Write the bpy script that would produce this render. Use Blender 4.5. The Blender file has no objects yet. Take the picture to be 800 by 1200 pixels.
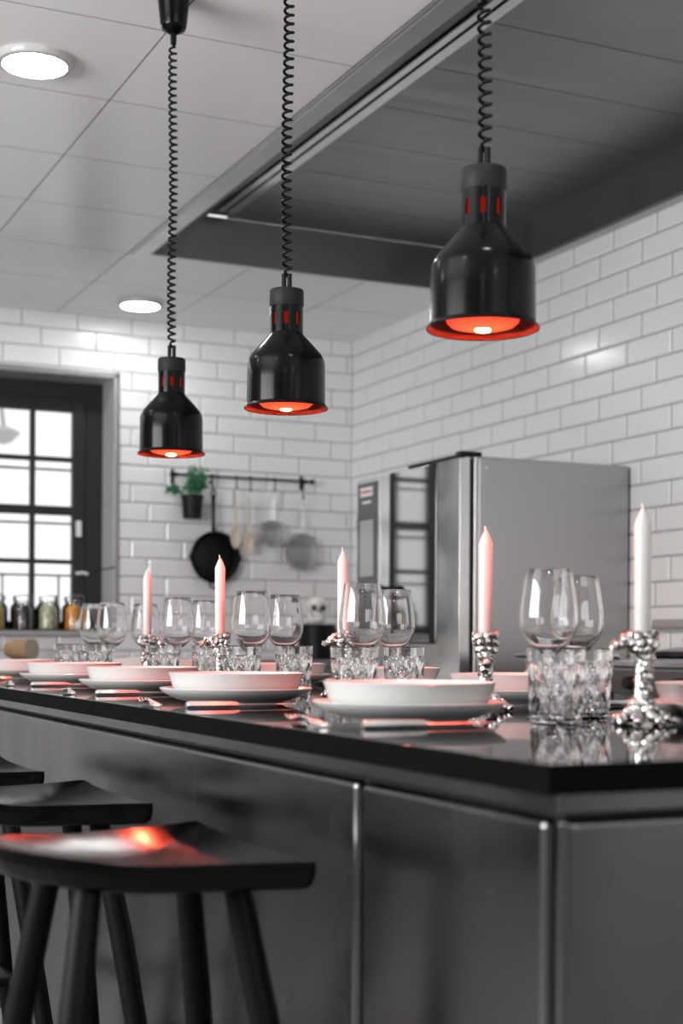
import bpy, bmesh, math, random
from mathutils import Vector, Matrix, Euler, noise
SC = bpy.context.scene
COL = SC.collection
PI = math.pi
rnd = random.Random(7)

# ------------------------------------------------------------------ camera, sky, light, exposure
EYE = 1.015
F, YAW, ROLL, CY = 1722.9, 0.4346, 0.0056, 754.1
FW = Vector((math.sin(YAW), math.cos(YAW), 0))
R0 = Vector((math.cos(YAW), -math.sin(YAW), 0))
UP = Vector((0, 0, 1))
R2 = R0 * math.cos(ROLL) + UP * math.sin(ROLL)
U2 = UP * math.cos(ROLL) - R0 * math.sin(ROLL)
cam = bpy.data.cameras.new('camera')
camo = bpy.data.objects.new('camera', cam)
COL.objects.link(camo)
M3 = Matrix((R2, U2, -FW)).transposed()
camo.matrix_world = Matrix.Translation((0, 0, EYE)) @ M3.to_4x4()
cam.sensor_fit = 'HORIZONTAL'
cam.sensor_width = 24.0
cam.lens = F / 800 * 24.0
cam.shift_y = (CY - 600) / 1200.0 * 1.5
cam.clip_start = 0.05
cam.dof.use_dof = True
cam.dof.focus_distance = 3.15
cam.dof.aperture_fstop = 3.5
SC.camera = camo

SC.view_settings.view_transform = 'Standard'
SC.view_settings.look = 'None'
SC.view_settings.gamma = 1
SC.view_settings.use_curve_mapping = False
SC.view_settings.exposure = 0.0
SC.cycles.use_denoising = True
SC.cycles.max_bounces = 12
SC.cycles.transmission_bounces = 10
SC.cycles.glossy_bounces = 6
SC.cycles.diffuse_bounces = 4
SC.cycles.transparent_max_bounces = 12
SC.cycles.sample_clamp_indirect = 4.0
SC.cycles.caustics_reflective = False
SC.cycles.caustics_refractive = False
SC.cycles.blur_glossy = 0.5

W = bpy.data.worlds.new('overcast_daylight')
W.use_nodes = True
W.node_tree.nodes['Background'].inputs[0].default_value = (0.97, 0.98, 1.0, 1)
W.node_tree.nodes['Background'].inputs[1].default_value = 1.2
SC.world = W

DOWN_L = 60.0      # radiance of the round ceiling lights
BULB_L = 2.0      # radiance of the red bulb glass
FIL_L = 6300.0    # radiance of the hot filament in it


def area(name, loc, rot, sx, sy, power):
    l = bpy.data.lights.new(name, 'AREA')
    l.shape = 'RECTANGLE'
    l.size, l.size_y, l.energy = sx, sy, power
    l.color = (1, 1, 1)
    o = bpy.data.objects.new(name, l)
    o.location, o.rotation_euler = loc, rot
    COL.objects.link(o)
    return o


# area lamps added as daylight in unseen openings of the left and near walls
area('added_window_light', (-2.68, 2.2, 1.75), (0, -PI / 2, 0), 1.35, 3.0, 245)
area('added_window_light', (1.6, -2.38, 1.75), (PI / 2, 0, 0), 2.8, 1.35, 42)


# ------------------------------------------------------------------ placing helpers
def at(px, d, z):
    """point at depth d seen in photo column px, at height z"""
    u = (px - 400) / F
    v = ((z - EYE) / d - u * math.sin(ROLL)) / math.cos(ROLL)
    p = (FW + R2 * u + U2 * v) * d
    return Vector((p.x, p.y, z))


def railx_at(px, y):
    u = (px - 400) / F
    d = y / (math.cos(YAW) - u * math.sin(YAW))
    return d * (math.sin(YAW) + u * math.cos(YAW))


# ------------------------------------------------------------------ materials
MATS = {}


def mat(name, col=(0.8, 0.8, 0.8), rough=0.5, metal=0.0, spec=0.5, coat=0.0, noise_amt=0.0, noise_scale=8.0,
        rough_var=0.0, bump=0.0, bump_scale=60.0, stretch=None, trans=0.0, ior=1.45, emit=None, emit_s=0.0, sss=0.0):
    m = bpy.data.materials.new(name)
    m.use_nodes = True
    nt = m.node_tree
    b = nt.nodes['Principled BSDF']
    b.inputs['Base Color'].default_value = (*col, 1)
    b.inputs['Roughness'].default_value = rough
    b.inputs['Metallic'].default_value = metal
    b.inputs['Specular IOR Level'].default_value = spec
    b.inputs['Coat Weight'].default_value = coat
    b.inputs['Coat Roughness'].default_value = 0.05
    b.inputs['Transmission Weight'].default_value = trans
    b.inputs['IOR'].default_value = ior
    if sss:
        b.inputs['Subsurface Weight'].default_value = sss
        b.inputs['Subsurface Radius'].default_value = (0.02, 0.012, 0.01)
        b.inputs['Subsurface Scale'].default_value = 0.5
    if emit:
        b.inputs['Emission Color'].default_value = (*emit, 1)
        b.inputs['Emission Strength'].default_value = emit_s
    tc = mp = None
    if noise_amt or rough_var or bump:
        tc = nt.nodes.new('ShaderNodeTexCoord')
        mp = nt.nodes.new('ShaderNodeMapping')
        nt.links.new(tc.outputs['Object'], mp.inputs['Vector'])
        if stretch:
            mp.inputs['Scale'].default_value = stretch
    if noise_amt or rough_var:
        n = nt.nodes.new('ShaderNodeTexNoise')
        n.inputs['Scale'].default_value = noise_scale
        n.inputs['Detail'].default_value = 5
        nt.links.new(mp.outputs[0], n.inputs['Vector'])
        if noise_amt:
            mx = nt.nodes.new('ShaderNodeMix')
            mx.data_type = 'RGBA'
            lo = tuple(max(0, c * (1 - noise_amt)) for c in col)
            hi = tuple(min(1, c * (1 + noise_amt)) for c in col)
            mx.inputs[6].default_value = (*lo, 1)
            mx.inputs[7].default_value = (*hi, 1)
            nt.links.new(n.outputs['Fac'], mx.inputs[0])
            nt.links.new(mx.outputs[2], b.inputs['Base Color'])
        if rough_var:
            mr = nt.nodes.new('ShaderNodeMapRange')
            mr.inputs[1].default_value, mr.inputs[2].default_value = 0.3, 0.7
            mr.inputs[3].default_value, mr.inputs[4].default_value = max(0.02, rough - rough_var), rough + rough_var
            nt.links.new(n.outputs['Fac'], mr.inputs[0])
            nt.links.new(mr.outputs[0], b.inputs['Roughness'])
    if bump:
        n2 = nt.nodes.new('ShaderNodeTexNoise')
        n2.inputs['Scale'].default_value = bump_scale
        n2.inputs['Detail'].default_value = 3
        nt.links.new(mp.outputs[0], n2.inputs['Vector'])
        bp = nt.nodes.new('ShaderNodeBump')
        bp.inputs['Strength'].default_value = bump
        bp.inputs['Distance'].default_value = 0.01
        nt.links.new(n2.outputs['Fac'], bp.inputs['Height'])
        nt.links.new(bp.outputs[0], b.inputs['Normal'])
    MATS[name] = m
    return m


def emission(name, col, s):
    m = bpy.data.materials.new(name)
    m.use_nodes = True
    nt = m.node_tree
    nt.nodes.clear()
    e = nt.nodes.new('ShaderNodeEmission')
    e.inputs[0].default_value = (*col, 1)
    e.inputs[1].default_value = s
    o = nt.nodes.new('ShaderNodeOutputMaterial')
    nt.links.new(e.outputs[0], o.inputs[0])
    return m


tile_m = mat('white_glazed_tile', (0.80, 0.80, 0.80), 0.16, spec=0.5, noise_amt=0.04, noise_scale=1.7)
grout_m = mat('grey_grout', (0.20, 0.20, 0.20), 0.85, noise_amt=0.2, noise_scale=14)
ceil_m = mat('white_ceiling_laminate', (0.88, 0.88, 0.88), 0.24, spec=0.4, noise_amt=0.03, noise_scale=1.1)
gap_m = mat('ceiling_joint', (0.16, 0.16, 0.16), 0.8, noise_amt=0.2)
floor_m = mat('grey_floor', (0.24, 0.24, 0.24), 0.45, noise_amt=0.3, noise_scale=3)
plaster_m = mat('grey_plaster', (0.34, 0.34, 0.34), 0.8, noise_amt=0.1, noise_scale=2)
steel_m = mat('brushed_steel', (0.42, 0.42, 0.42), 0.32, metal=1, rough_var=0.03, noise_scale=2, stretch=(1, 1, 0.4))
steel2_m = mat('bright_steel', (0.62, 0.62, 0.62), 0.16, metal=1, rough_var=0.04, noise_scale=6)
hood_m = mat('hood_steel', (0.20, 0.20, 0.20), 0.38, metal=1, rough_var=0.08, noise_scale=2, stretch=(1, 5, 1))
hoodin_m = mat('hood_inner_steel', (0.27, 0.27, 0.27), 0.38, metal=1, rough_var=0.05, noise_scale=1.5, stretch=(1, 6, 1))
hoodframe_m = mat('hood_frame_steel', (0.60, 0.60, 0.60), 0.35, metal=1, rough_var=0.06)
panel_m = mat('island_steel', (0.155, 0.155, 0.154), 0.24, metal=1, rough_var=0.08, noise_scale=2.6, stretch=(1, 1, 0.5))
edge_m = mat('island_trim_steel', (0.55, 0.55, 0.54), 0.3, metal=1, rough_var=0.05)
black_m = mat('black_polished_worktop', (0.006, 0.006, 0.006), 0.035, spec=0.6, noise_amt=0.2)
slab_edge_m = mat('black_worktop_edge', (0.002, 0.002, 0.002), 0.6, spec=0.03, noise_amt=0.2)
gloss_black_m = mat('gloss_black_shade', (0.002, 0.002, 0.002), 0.18, spec=0.18, coat=0.0, rough_var=0.02)
satin_black_m = mat('satin_black_cap', (0.014, 0.014, 0.014), 0.55, spec=0.2, noise_amt=0.1)
cord_m = mat('black_rubber_cord', (0.004, 0.004, 0.004), 0.25, spec=0.2, noise_amt=0.1)
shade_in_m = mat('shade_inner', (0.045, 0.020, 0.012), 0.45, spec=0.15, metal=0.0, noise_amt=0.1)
porc_m = mat('white_porcelain', (0.51, 0.51, 0.50), 0.12, spec=0.5, noise_amt=0.01)
cutlery_m = mat('polished_cutlery', (0.62, 0.62, 0.62), 0.32, metal=1, rough_var=0.04)
nugget_m = mat('crumpled_silver', (0.46, 0.45, 0.44), 0.24, metal=1, rough_var=0.08, noise_scale=40, bump=0.35, bump_scale=90)
wax_m = mat('white_wax', (0.50, 0.49, 0.48), 0.42, sss=0.15, noise_amt=0.01)
wick_m = mat('wick', (0.75, 0.72, 0.68), 0.8, noise_amt=0.1)
stool_m = mat('black_lacquered_wood', (0.002, 0.002, 0.002), 0.14, spec=0.16, rough_var=0.04, noise_scale=9, stretch=(1, 8, 1), bump=0.02)
leg_m = mat('black_wood_leg', (0.003, 0.003, 0.003), 0.5, spec=0.12, noise_amt=0.2)
iron_m = mat('cast_iron', (0.005, 0.005, 0.005), 0.5, spec=0.25, bump=0.1, bump_scale=200)
blackpaint_m = mat('black_painted_iron', (0.005, 0.005, 0.005), 0.45, spec=0.25, noise_amt=0.1)
frame_m = mat('dark_window_paint', (0.022, 0.023, 0.025), 0.38, spec=0.3, noise_amt=0.15, noise_scale=6, stretch=(6, 6, 1))
trim_m = mat('grey_edge_trim', (0.30, 0.30, 0.30), 0.4, metal=0.6, noise_amt=0.1)
sill_m = mat('stone_sill', (0.33, 0.33, 0.33), 0.3, noise_amt=0.15, noise_scale=20)
wood_m = mat('pale_spoon_wood', (0.62, 0.53, 0.43), 0.6, noise_amt=0.12, noise_scale=10, stretch=(1, 1, 0.1))
mesh_m = mat('sieve_wire', (0.42, 0.42, 0.42), 0.4, metal=1, noise_amt=0.1)
leaf_m = mat('green_leaf', (0.05, 0.23, 0.10), 0.5, noise_amt=0.5, noise_scale=30)
pot_m = mat('black_plastic_pot', (0.005, 0.005, 0.005), 0.45, spec=0.25, noise_amt=0.1)
ovenglass_m = mat('black_oven_glass', (0.40, 0.40, 0.40), 0.05, metal=1, noise_amt=0.02)
ovenpanel_m = mat('oven_control_panel', (0.06, 0.06, 0.06), 0.2, noise_amt=0.1)
display_m = mat('oven_display', (0.35, 0.35, 0.35), 0.15, noise_amt=0.02)
plate_white_m = mat('printed_white', (0.75, 0.75, 0.75), 0.4, noise_amt=0.02)
red_print_m = mat('red_print', (0.55, 0.08, 0.08), 0.4, noise_amt=0.02)
bread_m = mat('bread_crust', (0.36, 0.22, 0.12), 0.8, noise_amt=0.45, noise_scale=22, bump=0.3)
crumb_m = mat('bread_crumb', (0.50, 0.44, 0.34), 0.9, noise_amt=0.15, noise_scale=50, bump=0.4)
bone_m = mat('white_ceramic_skull', (0.78, 0.77, 0.75), 0.3, noise_amt=0.03)
socket_m = mat('dark_socket', (0.02, 0.02, 0.02), 0.6, noise_amt=0.1)
garlic_m = mat('garlic_skin', (0.72, 0.71, 0.70), 0.6, noise_amt=0.1, noise_scale=30)
outer_m = mat('pale_outdoor_frame', (0.50, 0.50, 0.50), 0.6, noise_amt=0.1)


def glass_mat(name, col, rough=0.0, ior=1.46):
    m = bpy.data.materials.new(name)
    m.use_nodes = True
    nt = m.node_tree
    nt.nodes.clear()
    g = nt.nodes.new('ShaderNodeBsdfGlass')
    g.inputs['Color'].default_value = (*col, 1)
    g.inputs['Roughness'].default_value = rough
    g.inputs['IOR'].default_value = ior
    o = nt.nodes.new('ShaderNodeOutputMaterial')
    nt.links.new(g.outputs[0], o.inputs[0])
    return m


glass_m = glass_mat('clear_wine_glass', (1, 1, 1))
crystal_m = glass_mat('cut_crystal', (1, 1, 1), ior=1.5)


def pane_mat():
    m = bpy.data.materials.new('window_glass')
    m.use_nodes = True
    nt = m.node_tree
    nt.nodes.clear()
    t = nt.nodes.new('ShaderNodeBsdfTransparent')
    g = nt.nodes.new('ShaderNodeBsdfGlossy')
    g.inputs['Roughness'].default_value = 0.02
    fr = nt.nodes.new('ShaderNodeFresnel')
    fr.inputs[0].default_value = 1.4
    mx = nt.nodes.new('ShaderNodeMixShader')
    o = nt.nodes.new('ShaderNodeOutputMaterial')
    nt.links.new(fr.outputs[0], mx.inputs[0])
    nt.links.new(t.outputs[0], mx.inputs[1])
    nt.links.new(g.outputs[0], mx.inputs[2])
    nt.links.new(mx.outputs[0], o.inputs[0])
    return m


strip_m = mat('satin_aluminium', (0.42, 0.42, 0.42), 0.5, metal=0.3, noise_amt=0.03)
pane_m = pane_mat()
jar_m = pane_m


def food_mat(name, c1, c2, scale):
    m = bpy.data.materials.new(name)
    m.use_nodes = True
    nt = m.node_tree
    b = nt.nodes['Principled BSDF']
    tc = nt.nodes.new('ShaderNodeTexCoord')
    v = nt.nodes.new('ShaderNodeTexVoronoi')
    v.inputs['Scale'].default_value = scale
    nt.links.new(tc.outputs['Object'], v.inputs['Vector'])
    r = nt.nodes.new('ShaderNodeValToRGB')
    r.color_ramp.elements[0].color = (*c1, 1)
    r.color_ramp.elements[1].color = (*c2, 1)
    r.color_ramp.elements[1].position = 0.7
    nt.links.new(v.outputs['Distance'], r.inputs[0])
    nt.links.new(r.outputs[0], b.inputs['Base Color'])
    b.inputs['Roughness'].default_value = 0.3
    return m


orange_food = food_mat('pickled_orange', (0.95, 0.42, 0.03), (0.7, 0.24, 0.01), 38)
green_food = food_mat('pickled_green', (0.80, 0.82, 0.66), (0.38, 0.42, 0.20), 34)
purple_food = food_mat('pickled_purple', (0.05, 0.02, 0.03), (0.012, 0.006, 0.008), 34)
yellow_food = food_mat('pickled_yellow', (0.80, 0.66, 0.10), (0.5, 0.35, 0.02), 34)


def bulb_mat():
    m = bpy.data.materials.new('red_heat_bulb')
    m.use_nodes = True
    nt = m.node_tree
    nt.nodes.clear()
    tc = nt.nodes.new('ShaderNodeTexCoord')
    sp = nt.nodes.new('ShaderNodeSeparateXYZ')
    cb = nt.nodes.new('ShaderNodeCombineXYZ')
    ln = nt.nodes.new('ShaderNodeVectorMath')
    ln.operation = 'LENGTH'
    nt.links.new(tc.outputs['Object'], sp.inputs[0])
    nt.links.new(sp.outputs[0], cb.inputs[0])
    nt.links.new(sp.outputs[1], cb.inputs[1])
    nt.links.new(cb.outputs[0], ln.inputs[0])
    r = nt.nodes.new('ShaderNodeValToRGB')
    e = r.color_ramp.elements
    e[0].position, e[0].color = 0.0, (1, 0.45, 0.14, 1)
    e[1].position, e[1].color = 1.0, (1, 0.05, 0.022, 1)
    a = e.new(0.30)
    a.color = (1, 0.12, 0.045, 1)
    ml = nt.nodes.new('ShaderNodeMath')
    ml.operation = 'MULTIPLY'
    ml.inputs[1].default_value = 1 / 0.058
    nt.links.new(ln.outputs['Value'], ml.inputs[0])
    nt.links.new(ml.outputs[0], r.inputs[0])
    em = nt.nodes.new('ShaderNodeEmission')
    em.inputs[1].default_value = BULB_L
    nt.links.new(r.outputs[0], em.inputs[0])
    o = nt.nodes.new('ShaderNodeOutputMaterial')
    nt.links.new(em.outputs[0], o.inputs[0])
    return m


bulb_m = bulb_mat()
fil_m = emission('hot_filament', (1.0, 0.075, 0.035), FIL_L)
down_m = emission('downlight_glow', (1, 1, 1), DOWN_L)
bulb_glow_m = bulb_m


# ------------------------------------------------------------------ mesh helpers
def new():
    return bmesh.new()


def box(bm, x0, x1, y0, y1, z0, z1, mi=0):
    v = [bm.verts.new((x, y, z)) for z in (z0, z1) for y in (y0, y1) for x in (x0, x1)]
    fs = []
    for f in ((0, 2, 3, 1), (4, 5, 7, 6), (0, 1, 5, 4), (2, 6, 7, 3), (0, 4, 6, 2), (1, 3, 7, 5)):
        q = bm.faces.new([v[i] for i in f])
        q.material_index = mi
        fs.append(q)
    return v


def lathe(bm, prof, seg=48, mi=0, c=(0, 0, 0), closed=False, flip=False):
    rings = []
    for r, z in prof:
        if r < 1e-6:
            rings.append([bm.verts.new((c[0], c[1], c[2] + z))])
        else:
            rings.append([bm.verts.new((c[0] + r * math.cos(2 * PI * i / seg), c[1] + r * math.sin(2 * PI * i / seg), c[2] + z)) for i in range(seg)])
    n = len(rings)
    pairs = [(i, i + 1) for i in range(n - 1)] + ([(n - 1, 0)] if closed else [])
    for a, b in pairs:
        A, B = rings[a], rings[b]
        for i in range(seg):
            j = (i + 1) % seg
            if len(A) == 1 and len(B) == 1:
                continue
            if len(A) == 1:
                vs = [A[0], B[j], B[i]]
            elif len(B) == 1:
                vs = [A[i], A[j], B[0]]
            else:
                vs = [A[i], A[j], B[j], B[i]]
            try:
                f = bm.faces.new(vs)
                f.material_index = mi
            except ValueError:
                pass
    return rings


def tube(bm, pts, r, seg=10, mi=0, closed=False, caps=True):
    pts = [Vector(p) for p in pts]
    n = len(pts)
    rr = r if isinstance(r, (list, tuple)) else [r] * n
    rings = []
    prev = None
    for i, p in enumerate(pts):
        if closed:
            t = (pts[(i + 1) % n] - pts[i - 1]).normalized()
        else:
            t = (pts[min(i + 1, n - 1)] - pts[max(i - 1, 0)]).normalized()
        if prev is None:
            a = Vector((0, 0, 1)) if abs(t.z) < 0.9 else Vector((1, 0, 0))
            u = t.cross(a).normalized()
        else:
            u = (prev - t * prev.dot(t)).normalized()
        prev = u
        w = t.cross(u)
        rings.append([bm.verts.new(p + (u * math.cos(2 * PI * k / seg) + w * math.sin(2 * PI * k / seg)) * rr[i]) for k in range(seg)])
    m = n if closed else n - 1
    for i in range(m):
        A, B = rings[i], rings[(i + 1) % n]
        for k in range(seg):
            j = (k + 1) % seg
            f = bm.faces.new([A[k], A[j], B[j], B[k]])
            f.material_index = mi
    if caps and not closed:
        bm.faces.new(rings[0][::-1]).material_index = mi
        bm.faces.new(rings[-1]).material_index = mi


def ball(bm, c, r, sub=2, scale=(1, 1, 1), rot=None, mi=0):
    g = bmesh.ops.create_icosphere(bm, subdivisions=sub, radius=1)
    m = Matrix.Translation(c) @ (rot.to_matrix().to_4x4() if rot else Matrix()) @ Matrix.Diagonal((r * scale[0], r * scale[1], r * scale[2], 1))
    bmesh.ops.transform(bm, matrix=m, verts=g['verts'])
    for v in g['verts']:
        for f in v.link_faces:
            f.material_index = mi
    return g['verts']


def obj(name, bm, mats, parent=None, smooth=True, bevel=0.0, bseg=2, angle=40, recalc=True):
    if recalc:
        bmesh.ops.recalc_face_normals(bm, faces=bm.faces)
    me = bpy.data.meshes.new(name)
    bm.to_mesh(me)
    bm.free()
    for m in (mats if isinstance(mats, (list, tuple)) else [mats]):
        me.materials.append(m)
    o = bpy.data.objects.new(name, me)
    COL.objects.link(o)
    if smooth:
        for p in me.polygons:
            p.use_smooth = True
        try:
            me.set_sharp_from_angle(angle=math.radians(angle))
        except Exception:
            pass
    if bevel:
        b = o.modifiers.new('bevel', 'BEVEL')
        b.width, b.segments, b.limit_method, b.angle_limit = bevel, bseg, 'ANGLE', math.radians(40)
        b.harden_normals = True
    if parent:
        o.parent = parent
    return o


def tag(o, label, cat, group=None):
    o['label'] = label
    o['category'] = cat
    if group:
        o['group'] = group
    return o


def thing(name, label, cat, loc=(0, 0, 0), rz=0.0, group=None):
    o = bpy.data.objects.new(name, None)
    o.empty_display_size = 0.05
    COL.objects.link(o)
    o.location = loc
    o.rotation_euler = (0, 0, rz)
    return tag(o, label, cat, group)


def struct(name, bm, m, smooth=False, **k):
    o = obj(name, bm, m, smooth=smooth, **k)
    o['kind'] = 'structure'
    return o


def dup(root, loc, rz=0.0, label=None, scale=None):
    r = root.copy()
    COL.objects.link(r)
    r.location = loc
    r.rotation_euler = (0, 0, rz)
    if label:
        r['label'] = label
    if scale:
        r.scale = scale
    for ch in list(root.children):
        c = ch.copy()
        COL.objects.link(c)
        c.parent = r
        for g in list(ch.children):
            d = g.copy()
            COL.objects.link(d)
            d.parent = c
    return r


def label(o, t):
    o['label'] = t
    return o


# ------------------------------------------------------------------ room
CEIL = 2.79
XW, YW = 3.6926, 7.8267
XL, YN = -2.7, -2.4
Z0, TC, TL = EYE + 1.278, 0.102, 0.302
WX0, WX1, WZ0, WZ1 = 1.25, 2.262, EYE + 0.055, EYE + 1.45      # kitchen window opening

bm = new()
box(bm, XL - .1, XW + .1, YN - .1, YW + .6, -0.06, 0)
struct('floor', bm, floor_m)


def clip_rects(u0, u1, v0, v1, hole):
    if not hole:
        return [(u0, u1, v0, v1)]
    a, b, c, d = hole
    if u1 <= a or u0 >= b or v1 <= c or v0 >= d:
        return [(u0, u1, v0, v1)]
    out = []
    if u0 < a: out.append((u0, a, v0, v1))
    if u1 > b: out.append((b, u1, v0, v1))
    if v0 < c: out.append((max(u0, a), min(u1, b), v0, c))
    if v1 > d: out.append((max(u0, a), min(u1, b), d, v1))
    return out


def tiles(bm, umin, umax, zmin, zmax, ustart, shift, P, hole=None, g=0.0022, bev=0.0080, dp=0.0055):
    """P(u, z, depth) -> point; courses in running third bond"""
    k = -8
    while Z0 - k * TC > zmin:
        zb, zt = Z0 - k * TC, Z0 - (k - 1) * TC
        zb2, zt2 = max(zb, zmin), min(zt, zmax)
        if zt2 - zb2 > 0.01:
            s = (shift * (k + 4)) % 3
            n = math.floor((umin - ustart) / TL) - 2
            while ustart + TL * (n + s / 3) < umax:
                a, b = ustart + TL * (n + s / 3), ustart + TL * (n + 1 + s / 3)
                a2, b2 = max(a, umin), min(b, umax)
                if b2 - a2 > 0.012:
                    for (p, q, r, t) in clip_rects(a2, b2, zb2, zt2, hole):
                        if q - p < 0.012 or t - r < 0.008:
                            continue
                        p, q, r, t = p + g, q - g, r + g, t - g
                        e = min(bev, (q - p) / 3, (t - r) / 3)
                        lo = [bm.verts.new(P(*c, 0.001)) for c in ((p, r), (q, r), (q, t), (p, t))]
                        hi = [bm.verts.new(P(*c, dp)) for c in ((p + e, r + e), (q - e, r + e), (q - e, t - e), (p + e, t - e))]
                        bm.faces.new(hi)
                        for i in range(4):
                            j = (i + 1) % 4
                            bm.faces.new([lo[i], lo[j], hi[j], hi[i]])
                n += 1
        k += 1


# back wall (grout body with opening, tiles proud of it, reveal)
bm = new()
T = 0.30
box(bm, XL, WX0, YW, YW + T, 0, CEIL, 1)
box(bm, WX1, XW + .1, YW, YW + T, 0, CEIL, 1)
box(bm, WX0, WX1, YW, YW + T, 0, WZ0, 1)
box(bm, WX0, WX1, YW, YW + T, WZ1, CEIL, 1)
tiles(bm, XL, XW, 0, CEIL, 1.7468, 1, lambda u, z, d: (u, YW - d, z), (WX0, WX1, WZ0, WZ1))
wb = struct('wall_back', bm, [tile_m, grout_m], recalc=True)

bm = new()
box(bm, XW, XW + .1, YN, YW, 0, CEIL, 1)
tiles(bm, YN, YW, 0, CEIL, 5.8187 - 10 * TL, 1, lambda u, z, d: (XW - d, u, z))
struct('wall_right', bm, [tile_m, grout_m], recalc=True)

# left wall and near wall, plain plaster, out of view, big window openings added for light
bm = new()
box(bm, XL - .15, XL, YN, 0.6, 0, CEIL)
box(bm, XL - .15, XL, 3.8, YW, 0, CEIL)
box(bm, XL - .15, XL, 0.6, 3.8, 0, 1.05)
box(bm, XL - .15, XL, 0.6, 3.8, 2.45, CEIL)
struct('wall_left', bm, plaster_m)
bm = new()
box(bm, XL, 0.1, YN - .15, YN, 0, CEIL)
box(bm, 3.1, XW, YN - .15, YN, 0, CEIL)
box(bm, 0.1, 3.1, YN - .15, YN, 0, 1.05)
box(bm, 0.1, 3.1, YN - .15, YN, 2.45, CEIL)
struct('wall_near', bm, plaster_m)

# reveal trim and jamb lining of the kitchen window
bm = new()
box(bm, WX1, WX1 + .022, YW - .012, YW + .004, WZ0, WZ1 + .022)
box(bm, WX0 - .022, WX1 + .022, YW - .012, YW + .004, WZ1, WZ1 + .022)
box(bm, WX0 - .022, WX0, YW - .012, YW + .004, WZ0, WZ1 + .022)
struct('trim_1', bm, trim_m)
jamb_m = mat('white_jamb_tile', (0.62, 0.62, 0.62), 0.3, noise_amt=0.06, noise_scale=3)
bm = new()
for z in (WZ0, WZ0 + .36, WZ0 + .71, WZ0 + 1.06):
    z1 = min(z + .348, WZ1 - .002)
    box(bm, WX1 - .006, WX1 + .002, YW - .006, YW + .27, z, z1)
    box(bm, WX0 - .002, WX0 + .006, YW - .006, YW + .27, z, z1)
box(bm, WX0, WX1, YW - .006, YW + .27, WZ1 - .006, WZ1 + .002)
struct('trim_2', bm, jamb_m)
bm = new()
box(bm, WX0 - .05, WX1 - .01, YW - .045, YW + .27, EYE + .03, WZ0 + .004)
struct('trim_3', bm, sill_m, bevel=0.006)

# window: dark frame, casement, glazing bars, panes
wroot = bpy.data.objects.new('window_1', None)
COL.objects.link(wroot)
wroot['kind'] = 'structure'
wy = YW + .235
bm = new()
pz = [(WZ0 + .06, 1.447), (1.472, 1.717), (1.768, 2.014), (2.040, 2.290)]
px_ = [(1.405, 1.611), (1.64, 1.846), (1.875, 2.081)]
box(bm, WX0, WX1, wy, wy + .06, 2.335, WZ1)
box(bm, 2.125, WX1, wy, wy + .06, WZ0 + .02, 2.335)
box(bm, WX0, 1.362, wy, wy + .06, WZ0 + .02, 2.335)
box(bm, WX0, WX1, wy, wy + .06, WZ0, WZ0 + .02)
obj('window_frame', bm, frame_m, wroot, smooth=False, bevel=.004)
bm = new()
yy0, yy1 = wy - .022, wy + .03
box(bm, 2.081, 2.150, yy0, yy1, WZ0 + .02, 2.37)
box(bm, 1.336, 1.405, yy0, yy1, WZ0 + .02, 2.37)
box(bm, 1.405, 2.081, yy0, yy1, 2.290, 2.37)
box(bm, 1.405, 2.081, yy0, yy1, WZ0 + .02, WZ0 + .06)
for a, b in ((1.611, 1.64), (1.846, 1.875)):
    box(bm, a, b, yy0 + .006, yy1 - .006, WZ0 + .06, 2.290)
for (a, b), (c, d) in zip(pz[:-1], pz[1:]):
    box(bm, 1.405, 2.081, yy0 + .004, yy1 - .004, b, c)
sash = obj('sash', bm, frame_m, wroot, smooth=False, bevel=.006)
bm = new()
for a, b in px_:
    for c, d in pz:
        box(bm, a, b, wy + .008, wy + .012, c, d)
obj('pane', bm, pane_m, wroot, smooth=False)
bm = new()
box(bm, 2.098, 2.13, yy0 - .012, yy0, 1.60, 1.69)
obj('window_catch', bm, plate_white_m, wroot, smooth=False, bevel=.003)
bm = new()
tube(bm, [(2.10, yy0 - .006, 1.395), (2.135, yy0 - .02, 1.400), (2.165, yy0 - .012, 1.393)], .009)
obj('window_handle', bm, plate_white_m, wroot)
bm = new()      # outer secondary frame seen through the panes
ob = YW + .42
for z in (1.435 - .03, 1.700, 1.985 + .02):
    box(bm, 1.0, 2.5, ob, ob + .02, z - .02, z - .006)
box(bm, 1.735, 1.745, ob, ob + .02, .95, 1.40)
box(bm, 2.052, 2.064, ob, ob + .02, .95, 1.40)
obj('outer_frame', bm, outer_m, wroot, smooth=False)

# ceiling: laminate panels 60 cm wide with thin dark joints, opening for the hood
HX0, HX1, HY1, HY0 = 1.93, 3.69, 6.49, 0.9
bm = new()
box(bm, XL, HX0, YN, YW, CEIL + .012, CEIL + .05, 1)
box(bm, HX0, XW, HY1, YW, CEIL + .012, CEIL + .05, 1)
box(bm, HX0, XW, YN, HY0, CEIL + .012, CEIL + .05, 1)
xs = [HX0 - .6 * i for i in range(0, 9)][::-1] + [HX0 + .6, HX0 + 1.2, XW]
ys = [HY1 - .6 * i for i in range(0, 16)][::-1] + [HY1 + .6, HY1 + 1.2, YW]
g = .0022
for i in range(len(xs) - 1):
    for j in range(len(ys) - 1):
        a, b, c, d = max(xs[i], XL), min(xs[i + 1], XW), max(ys[j], YN), min(ys[j + 1], YW)
        if b - a < .02 or d - c < .02: continue
        if a > HX0 - .01 and c < HY1 - .01 and d > HY0 + .01: continue
        if a > HX0 - .01 and c < HY0 < d: d = HY0
        box(bm, a + g, b - g, c + g, d - g, CEIL, CEIL + .011, 0)
bmesh.ops.recalc_face_normals(bm, faces=bm.faces)
for f in bm.faces:
    if abs(f.normal.z) < .5:
        f.material_index = 1
struct('ceiling', bm, [ceil_m, gap_m])

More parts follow.
